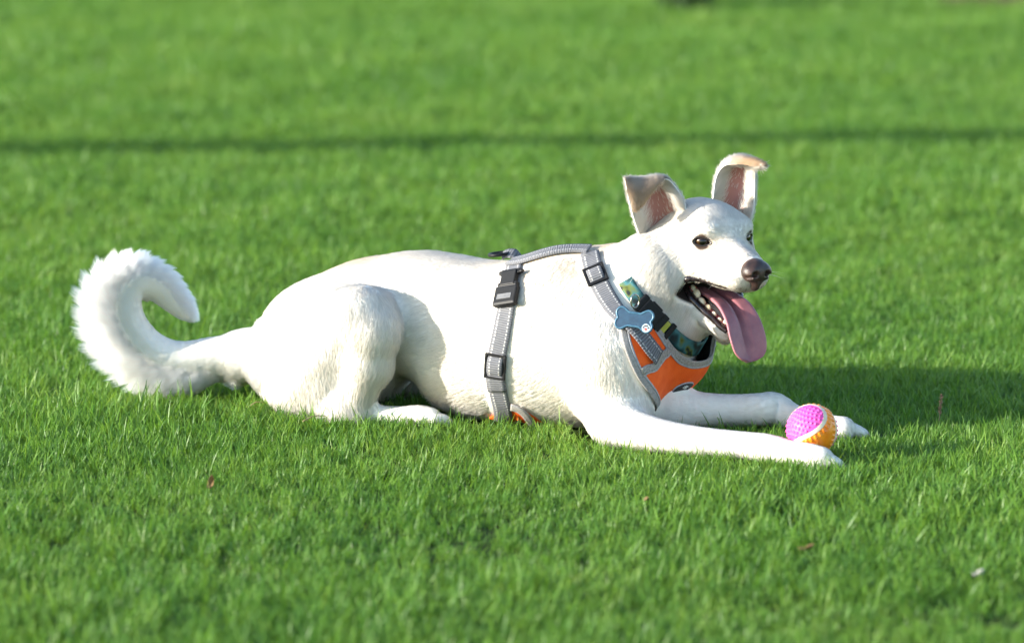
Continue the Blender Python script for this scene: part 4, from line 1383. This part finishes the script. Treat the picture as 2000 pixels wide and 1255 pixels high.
b.inputs['Subsurface Weight'].default_value = .15; b.inputs['Subsurface Radius'].default_value = (.004, .002, .001)
CRM, t, b = material('cream_seam', (.72, .62, .45), .5, .4)
noise_color(t, b, (.66, .56, .40), (.78, .70, .54), 90, 3)
fs = sd_[bfc].mean(1)
for nm, sel, m_ in (('pink_half', fs > HB, PKM), ('orange_half', fs < -HB, ORM), ('seam_band', np.abs(fs) <= HB, CRM)):
    F = bfc[sel]; u_i, inv = np.unique(F, return_inverse=True)
    mesh_obj(nm, bw[u_i], inv.reshape(F.shape), m_, BALL)

# ------------------------------------------------------------------ ground and lawn
SOIL, t, b = material('soil_and_thatch', (.03, .035, .012), .95, .1)
nn_, rr_ = noise_color(t, b, (.026, .036, .010), (.042, .075, .018), 40, 6)
bump(t, b, nn_.outputs['Fac'], .8, .01)
n = 60
gx = np.concatenate([[-400, -60], np.linspace(-8, 8, n), [60, 400]]); gy = np.concatenate([[-400, -30], np.linspace(-6, 14, n), [60, 600]])
V = [(x, y, 0.0) for y in gy for x in gx]; m = len(gx)
mesh_obj('ground', V, [(j * m + i, j * m + i + 1, (j + 1) * m + i + 1, (j + 1) * m + i) for j in range(len(gy) - 1) for i in range(m - 1)], SOIL)['kind'] = 'structure'

def blade_material():
    m = bpy.data.materials.new('grass_blade'); m.use_nodes = True
    t = m.node_tree; t.nodes.clear()
    out = t.nodes.new('ShaderNodeOutputMaterial')
    oi = t.nodes.new('ShaderNodeObjectInfo')
    at = t.nodes.new('ShaderNodeAttribute'); at.attribute_name = 'tone'            # a tone per blade
    n1 = t.nodes.new('ShaderNodeTexNoise'); n1.inputs['Scale'].default_value = 1.7; n1.inputs['Detail'].default_value = 3
    t.links.new(oi.outputs['Location'], n1.inputs['Vector'])
    add1 = t.nodes.new('ShaderNodeMath'); add1.operation = 'MULTIPLY_ADD'; add1.inputs[1].default_value = .55
    add2 = t.nodes.new('ShaderNodeMath'); add2.operation = 'MULTIPLY_ADD'; add2.inputs[1].default_value = .50
    t.links.new(at.outputs['Fac'], add1.inputs[0]); t.links.new(n1.outputs['Fac'], add2.inputs[0])
    t.links.new(oi.outputs['Random'], add1.inputs[2])
    mul = t.nodes.new('ShaderNodeMath'); mul.operation = 'MULTIPLY'; mul.inputs[1].default_value = .40
    t.links.new(add1.outputs[0], mul.inputs[0]); t.links.new(mul.outputs[0], add2.inputs[2])
    r = t.nodes.new('ShaderNodeValToRGB'); e = r.color_ramp.elements
    e[0].position, e[0].color = .10, (.042, .128, .028, 1)
    e[1].position, e[1].color = .45, (.088, .205, .032, 1)
    x = e.new(.75); x.color = (.150, .272, .044, 1)
    x = e.new(.97); x.color = (.245, .325, .080, 1)
    t.links.new(add2.outputs[0], r.inputs[0])
    d = t.nodes.new('ShaderNodeBsdfPrincipled'); d.inputs['Roughness'].default_value = .45; d.inputs['Specular IOR Level'].default_value = .35
    tr = t.nodes.new('ShaderNodeBsdfTranslucent')
    hs = t.nodes.new('ShaderNodeHueSaturation'); hs.inputs['Hue'].default_value = .485; hs.inputs['Saturation'].default_value = 1.1; hs.inputs['Value'].default_value = 1.5
    t.links.new(r.outputs[0], d.inputs['Base Color']); t.links.new(r.outputs[0], hs.inputs['Color']); t.links.new(hs.outputs[0], tr.inputs['Color'])
    mx = t.nodes.new('ShaderNodeMixShader'); mx.inputs[0].default_value = .38
    t.links.new(d.outputs[0], mx.inputs[1]); t.links.new(tr.outputs[0], mx.inputs[2]); t.links.new(mx.outputs[0], out.inputs[0])
    return m
BLADE = blade_material()
tufts = bpy.data.collections.new('grass_tufts')
NVAR = 24
for v_ in range(NVAR):
    V, Fc, tone = [], [], []
    for k in range(18):
        ang = rng.random() * 2 * math.pi; rad0 = .018 * math.sqrt(rng.random())
        x0, y0 = rad0 * math.cos(ang), rad0 * math.sin(ang)
        az = rng.random() * 2 * math.pi; ln = rng.uniform(.014, .030) * (1.6 if rng.random() < .08 else 1); w = rng.uniform(.00065, .00115)
        lean = rng.uniform(.08, .65); bend = rng.uniform(.1, 1.0); tw = rng.uniform(-.8, .8)
        dx, dy = math.cos(az), math.sin(az)
        tn_ = rng.random(); base = len(V); px_, pz_, th_ = 0.0, 0.0, lean
        S = 4
        for s in range(S + 1):
            ww = w * (1.0, 1.0, .88, .6, .06)[s]
            fa = az + math.pi / 2 + tw * s / S
            cx, cy = x0 + dx * px_, y0 + dy * px_
            V.append((cx + math.cos(fa) * ww, cy + math.sin(fa) * ww, pz_)); V.append((cx - math.cos(fa) * ww, cy - math.sin(fa) * ww, pz_)); tone += [tn_, tn_]
            px_ += math.sin(th_) * ln / S; pz_ += math.cos(th_) * ln / S; th_ = min(th_ + bend / S, 1.65)
        for s in range(S):
            a = base + 2 * s; Fc.append((a, a + 1, a + 3, a + 2))
    me = bpy.data.meshes.new('grass_tuft'); me.from_pydata(V, [], Fc); me.polygons.foreach_set('use_smooth', np.ones(len(Fc), bool))
    a = me.attributes.new('tone', 'FLOAT', 'POINT'); a.data.foreach_set('value', np.array(tone, np.float32)); me.materials.append(BLADE)
    tufts.objects.link(bpy.data.objects.new('grass_tuft', me))
# where tufts grow
pts = []
for y0, y1, dens in ((-1.75, -.65, 3800), (-.65, .9, 5200), (.9, 2.2, 4000), (2.2, 5, 2400), (5, 9.2, 1500)):
    hw = .125 * (y1 + 6) + .55
    nn = int((y1 - y0) * 2 * hw * dens)
    q = np.stack([rng.uniform(-hw, hw, nn), rng.uniform(y0, y1, nn)], 1)
    q = q[np.abs(q[:, 0]) < .125 * (q[:, 1] + 6) + .5]
    pts.append(q)
    q = np.stack([rng.uniform(.125 * (y1 + 6) + .4, .125 * (y1 + 6) + 2.2, int((y1 - y0) * 1800)) * rng.choice([-1, 1], int((y1 - y0) * 1800)), rng.uniform(y0, y1, int((y1 - y0) * 1800))], 1)
    pts.append(q)                                       # the lawn goes on beside the frame
pts = np.vstack(pts)
def fld_at(x, y, z):
    i = np.clip(np.searchsorted(xs, x), 0, len(xs) - 1); j = np.clip(np.searchsorted(ys, y), 0, len(ys) - 1); k = int(np.searchsorted(zs, z))
    v = fld.F[i, j, k].copy()
    v[(x < xs[0]) | (x > xs[-1]) | (y < ys[0]) | (y > ys[-1])] = .1
    return v
ok = (fld_at(pts[:, 0], pts[:, 1], .012) > .004) & (fld_at(pts[:, 0], pts[:, 1], .03) > .004)
ok &= np.hypot(pts[:, 0] - bcen[0], pts[:, 1] - bcen[1]) > .024
pts = pts[ok]
near_d = np.minimum(fld_at(pts[:, 0], pts[:, 1], .02), .06)
near_b = np.hypot(pts[:, 0] - bcen[0], pts[:, 1] - bcen[1])
sc = (.92 + .22 * vnoise(pts * 2.3, 31) + .16 * vnoise(pts * 7, 32)) * rng.uniform(.8, 1.2, len(pts))
sc = sc * np.where(near_b < .040, .75, 1.0)
sc = np.where(np.abs(pts[:, 0]) > .125 * (pts[:, 1] + 6) + .5, sc * 1.5, sc)
sc = np.where(pts[:, 1] > 2.2, sc * 1.25, sc); sc = np.where(pts[:, 1] > 5, sc * 1.25, sc)
me = bpy.data.meshes.new('lawn'); me.from_pydata([(x, y, 0.0) for x, y in pts], [], [])
for nm, ty, val in (('tuft_scale', 'FLOAT', sc), ('tuft_kind', 'INT', rng.integers(0, NVAR, len(pts)))):
    a = me.attributes.new(nm, ty, 'POINT'); a.data.foreach_set('value', np.asarray(val, np.float32 if ty == 'FLOAT' else np.int32))
rot = np.stack([.18 * rng.normal(size=len(pts)), .18 * rng.normal(size=len(pts)), rng.random(len(pts)) * 6.283], 1).astype(np.float32)
a = me.attributes.new('tuft_rot', 'FLOAT_VECTOR', 'POINT'); a.data.foreach_set('vector', rot.ravel())
lawn = link(bpy.data.objects.new('lawn_grass', me))
tag(lawn, 'short bright green mown grass covering the whole lawn', 'grass', kind='stuff')
ng = bpy.data.node_groups.new('grow_lawn', 'GeometryNodeTree')
ng.interface.new_socket('Geometry', in_out='INPUT', socket_type='NodeSocketGeometry'); ng.interface.new_socket('Geometry', in_out='OUTPUT', socket_type='NodeSocketGeometry')
gi, go = ng.nodes.new('NodeGroupInput'), ng.nodes.new('NodeGroupOutput')
iop = ng.nodes.new('GeometryNodeInstanceOnPoints'); ci = ng.nodes.new('GeometryNodeCollectionInfo')
ci.inputs['Collection'].default_value = tufts; ci.inputs['Separate Children'].default_value = True; ci.inputs['Reset Children'].default_value = True
def named(nm, ty):
    n_ = ng.nodes.new('GeometryNodeInputNamedAttribute'); n_.data_type = ty; n_.inputs['Name'].default_value = nm; return n_.outputs['Attribute']
e2r = ng.nodes.new('FunctionNodeEulerToRotation')
ng.links.new(named('tuft_rot', 'FLOAT_VECTOR'), e2r.inputs[0])
ng.links.new(gi.outputs[0], iop.inputs['Points']); ng.links.new(ci.outputs[0], iop.inputs['Instance'])
iop.inputs['Pick Instance'].default_value = True
ng.links.new(named('tuft_kind', 'INT'), iop.inputs['Instance Index']); ng.links.new(e2r.outputs[0], iop.inputs['Rotation'])
ng.links.new(named('tuft_scale', 'FLOAT'), iop.inputs['Scale']); ng.links.new(iop.outputs[0], go.inputs[0])
lawn.modifiers.new('grow', 'NODES').node_group = ng
print('tufts', len(pts))

# ------------------------------------------------------------------ unseen rail, added to cast the shadow band across the far lawn
GALV, t, b = material('galvanised_steel', (.35, .36, .37), .5, .5, .6)
noise_color(t, b, (.30, .31, .32), (.42, .43, .44), 12, 4)
hr = 3.0
A, B = PZ(0, 285, .02), PZ(2000, 263, .02)
dr = unit(np.array([B[0] - A[0], B[1] - A[1], 0])); shift = np.array([trav.x, trav.y, trav.z]) * (hr / -trav.z)
mid = (A + B) / 2 - shift; mid[2] = hr
e0, e1_ = mid - dr * 14, mid + dr * 20
SHADE_RAIL = thing('added_shade_rail', 'long unseen rail on two posts, added out of view to shade a strip of lawn', 'rail', (e0[0], e0[1], 0))
tube('rail', [e0, (e0 + e1_) / 2, e1_], .095, GALV, SHADE_RAIL, seg=16)
for e in (e0, e1_):
    tube('post', [[e[0], e[1], 0.0], [e[0], e[1], hr / 2], [e[0], e[1], hr]], .07, GALV, SHADE_RAIL, seg=16, up=(0, 1, 0))

# ------------------------------------------------------------------ small litter on the grass
DRY, t, b = material('dry_leaf', (.42, .27, .12), .8, .2)
noise_color(t, b, (.15, .095, .04), (.24, .16, .075), 120, 4)
STRAW, t, b = material('straw', (.50, .40, .20), .7, .3)
noise_color(t, b, (.26, .20, .09), (.38, .30, .16), 150, 3)
PETAL, t, b = material('white_petal', (.70, .69, .66), .6, .3)
noise_color(t, b, (.26, .26, .25), (.36, .355, .34), 150, 3)
def curled_leaf(name, c, length, width, az, pitch, mat, label, cat, curl=.5, point=.9, group=None):
    """a small curled blade of a leaf with a raised midrib, 1 mm thick"""
    d = np.array([math.cos(az) * math.cos(pitch), math.sin(az) * math.cos(pitch), math.sin(pitch)]); sd = unit(np.cross([0, 0, 1], d)); up = np.cross(d, sd)
    n, m = 12, 7
    top = []
    for i in range(n):
        x = i / (n - 1); w = width * math.sin(math.pi * min(1, .08 + x * point)) ** .8
        for j in range(m):
            y = j / (m - 1) * 2 - 1
            top.append(c + d * (x - .5) * length + sd * w * y + up * (curl * width * (y * y) + .25 * length * (x - .5) ** 2 * curl * 4 + .0012 * math.exp(-(y / .2) ** 2) + .0015 * math.sin(7 * x + 3 * y)))
    top = np.array(top); bot = top - up * .0008
    F = []; K = n * m
    for i in range(n - 1):
        for j in range(m - 1):
            q = (i * m + j, i * m + j + 1, (i + 1) * m + j + 1, (i + 1) * m + j); F.append(q); F.append(tuple(K + k for k in q[::-1]))
    rim = [(i, 0) for i in range(n)] + [(n - 1, j) for j in range(1, m)] + [(i, m - 1) for i in range(n - 2, -1, -1)] + [(0, j) for j in range(m - 2, -1, -1)]
    for (i0, j0), (i1, j1) in zip(rim[:-1], rim[1:]):
        F.append((i0 * m + j0, i1 * m + j1, K + i1 * m + j1, K + i0 * m + j0))
    return tag(mesh_obj(name, np.vstack([top, bot]), F, mat), label, cat, group)
curled_leaf('dry_leaf', PZ(414, 944, .020), .020, .0048, 1.2, .9, DRY, 'small curled tan dry leaf standing in the grass in front of the dog\'s rump', 'dry leaf', .9)
curled_leaf('dry_leaf', PZ(1262, 975, .019), .008, .0028, .4, .2, DRY, 'tiny tan dry leaf fragment in the grass in front of the near elbow', 'dry leaf', .6)
curled_leaf('dry_leaf', PZ(1575, 1070, .018), .022, .0030, .35, .15, DRY, 'narrow tan dry leaf lying in the blurred grass below the ball', 'dry leaf', .5)
curled_leaf('white_petal', PZ(1912, 1122, .024), .015, .0045, .3, .3, PETAL, 'small white petal lying in the blurred grass at lower right', 'petal', .8)
def straw(px0, py0, px1, py1, label):
    a, b_ = PZ(px0, py0, .026), PZ(px1, py1, .024); mid_ = (a + b_) / 2 + np.array([0, 0, .004])
    tag(tube('straw', spline([a, mid_, b_], 5), np.linspace(.0011, .0007, 11), STRAW, seg=7), label, 'straw', 'dry straws under the dog')
straw(486, 794, 514, 786, 'dry pale straw lying in the grass at the root of the tail')
straw(592, 822, 636, 812, 'dry pale straw lying in the grass under the near thigh')
sc_ = PZ(1834, 812, .02)
SH = thing('seed_head', 'brown feathery grass seed head standing at the edge of the shadow, right of the ball', 'seed head', sc_ - np.array([0, 0, .02]))
HUSK, t, b = material('brown_husk', (.22, .14, .09), .8, .2); noise_color(t, b, (.17, .10, .065), (.30, .21, .14), 150, 3)
stem = spline([sc_ - [0, 0, .02], sc_ + [.001, 0, .005], sc_ + [.003, 0, .030]], 4)
tube('stem', stem, np.linspace(.0008, .0005, len(stem)), HUSK, SH, seg=6)
bm = bmesh.new(); bmesh.ops.create_icosphere(bm, subdivisions=1, radius=1); hv = np.array([v.co[:] for v in bm.verts]); hfc = [[v.index for v in f.verts] for f in bm.faces]; bm.free()
for k in range(16):
    z = .002 + .027 * k / 15; an = k * 2.4; o_ = sc_ + np.array([.001 + .0025 * k / 15, 0, z]); dd = unit(np.array([math.cos(an) * .5, math.sin(an) * .5, .9])); sd = unit(np.cross(dd, [1, .2, .1])); s2 = np.cross(dd, sd)
    mesh_obj('husk', o_ + dd * .003 + hv @ np.array([dd * .0036, sd * .0013, s2 * .0011]), hfc, HUSK, SH)

# ------------------------------------------------------------------ what touches the top edge: a low shrub and a bed of bare soil
LEAFM, t, b = material('shrub_leaf', (.03, .07, .02), .5, .4)
noise_color(t, b, (.022, .055, .015), (.05, .10, .025), 6, 3)
sy = PZ(1340, 38, 0.0)
SHR = thing('low_shrub', 'dark green shrub whose foot just shows at the top edge', 'shrub', (sy[0], sy[1] + .12, 0))
V, F = [], []
for k in range(1500):
    d = unit(rng.normal(size=3)); rr_ = rng.random() ** .4
    c = np.array([sy[0], sy[1] + .14, .10]) + d * rr_ * np.array([.11, .12, .11])
    if c[2] < .01: continue
    a1 = unit(rng.normal(size=3)); a2 = unit(np.cross(a1, rng.normal(size=3))); base = len(V); ln, w = rng.uniform(.012, .022), rng.uniform(.004, .007)
    V += [c - a1 * ln, c + a2 * w, c + a1 * ln, c - a2 * w]; F.append((base, base + 1, base + 2, base + 3))
mesh_obj('crown', V, F, LEAFM, SHR)['kind'] = 'stuff'
tube('trunk', [[sy[0], sy[1] + .12, 0], [sy[0] + .004, sy[1] + .122, .08], [sy[0], sy[1] + .12, .16]], [.012, .010, .007], HUSK, SHR, up=(0, 1, 0))
BARE, t, b = material('bare_soil', (.10, .07, .045), .95, .1)
nn_, rr_ = noise_color(t, b, (.07, .048, .03), (.14, .10, .065), 25, 5); bump(t, b, nn_.outputs['Fac'], .8, .01)
s0 = PZ(1840, 3, .03); n = 14
edge = [(s0[0] + x, s0[1] + .05 * math.sin(3 * x * 7) + .03 * math.sin(17 * x)) for x in np.linspace(0, 2.5, n)]
V = [(x, y, .0) for x, y in edge] + [(x, y + .05, .045) for x, y in edge] + [(x, y + 1.2, .06) for x, y in edge]
tag(mesh_obj('soil_bed', V, [(i, i + 1, n + i + 1, n + i) for i in range(n - 1)] + [(n + i, n + i + 1, 2 * n + i + 1, 2 * n + i) for i in range(n - 1)], BARE), kind='structure')
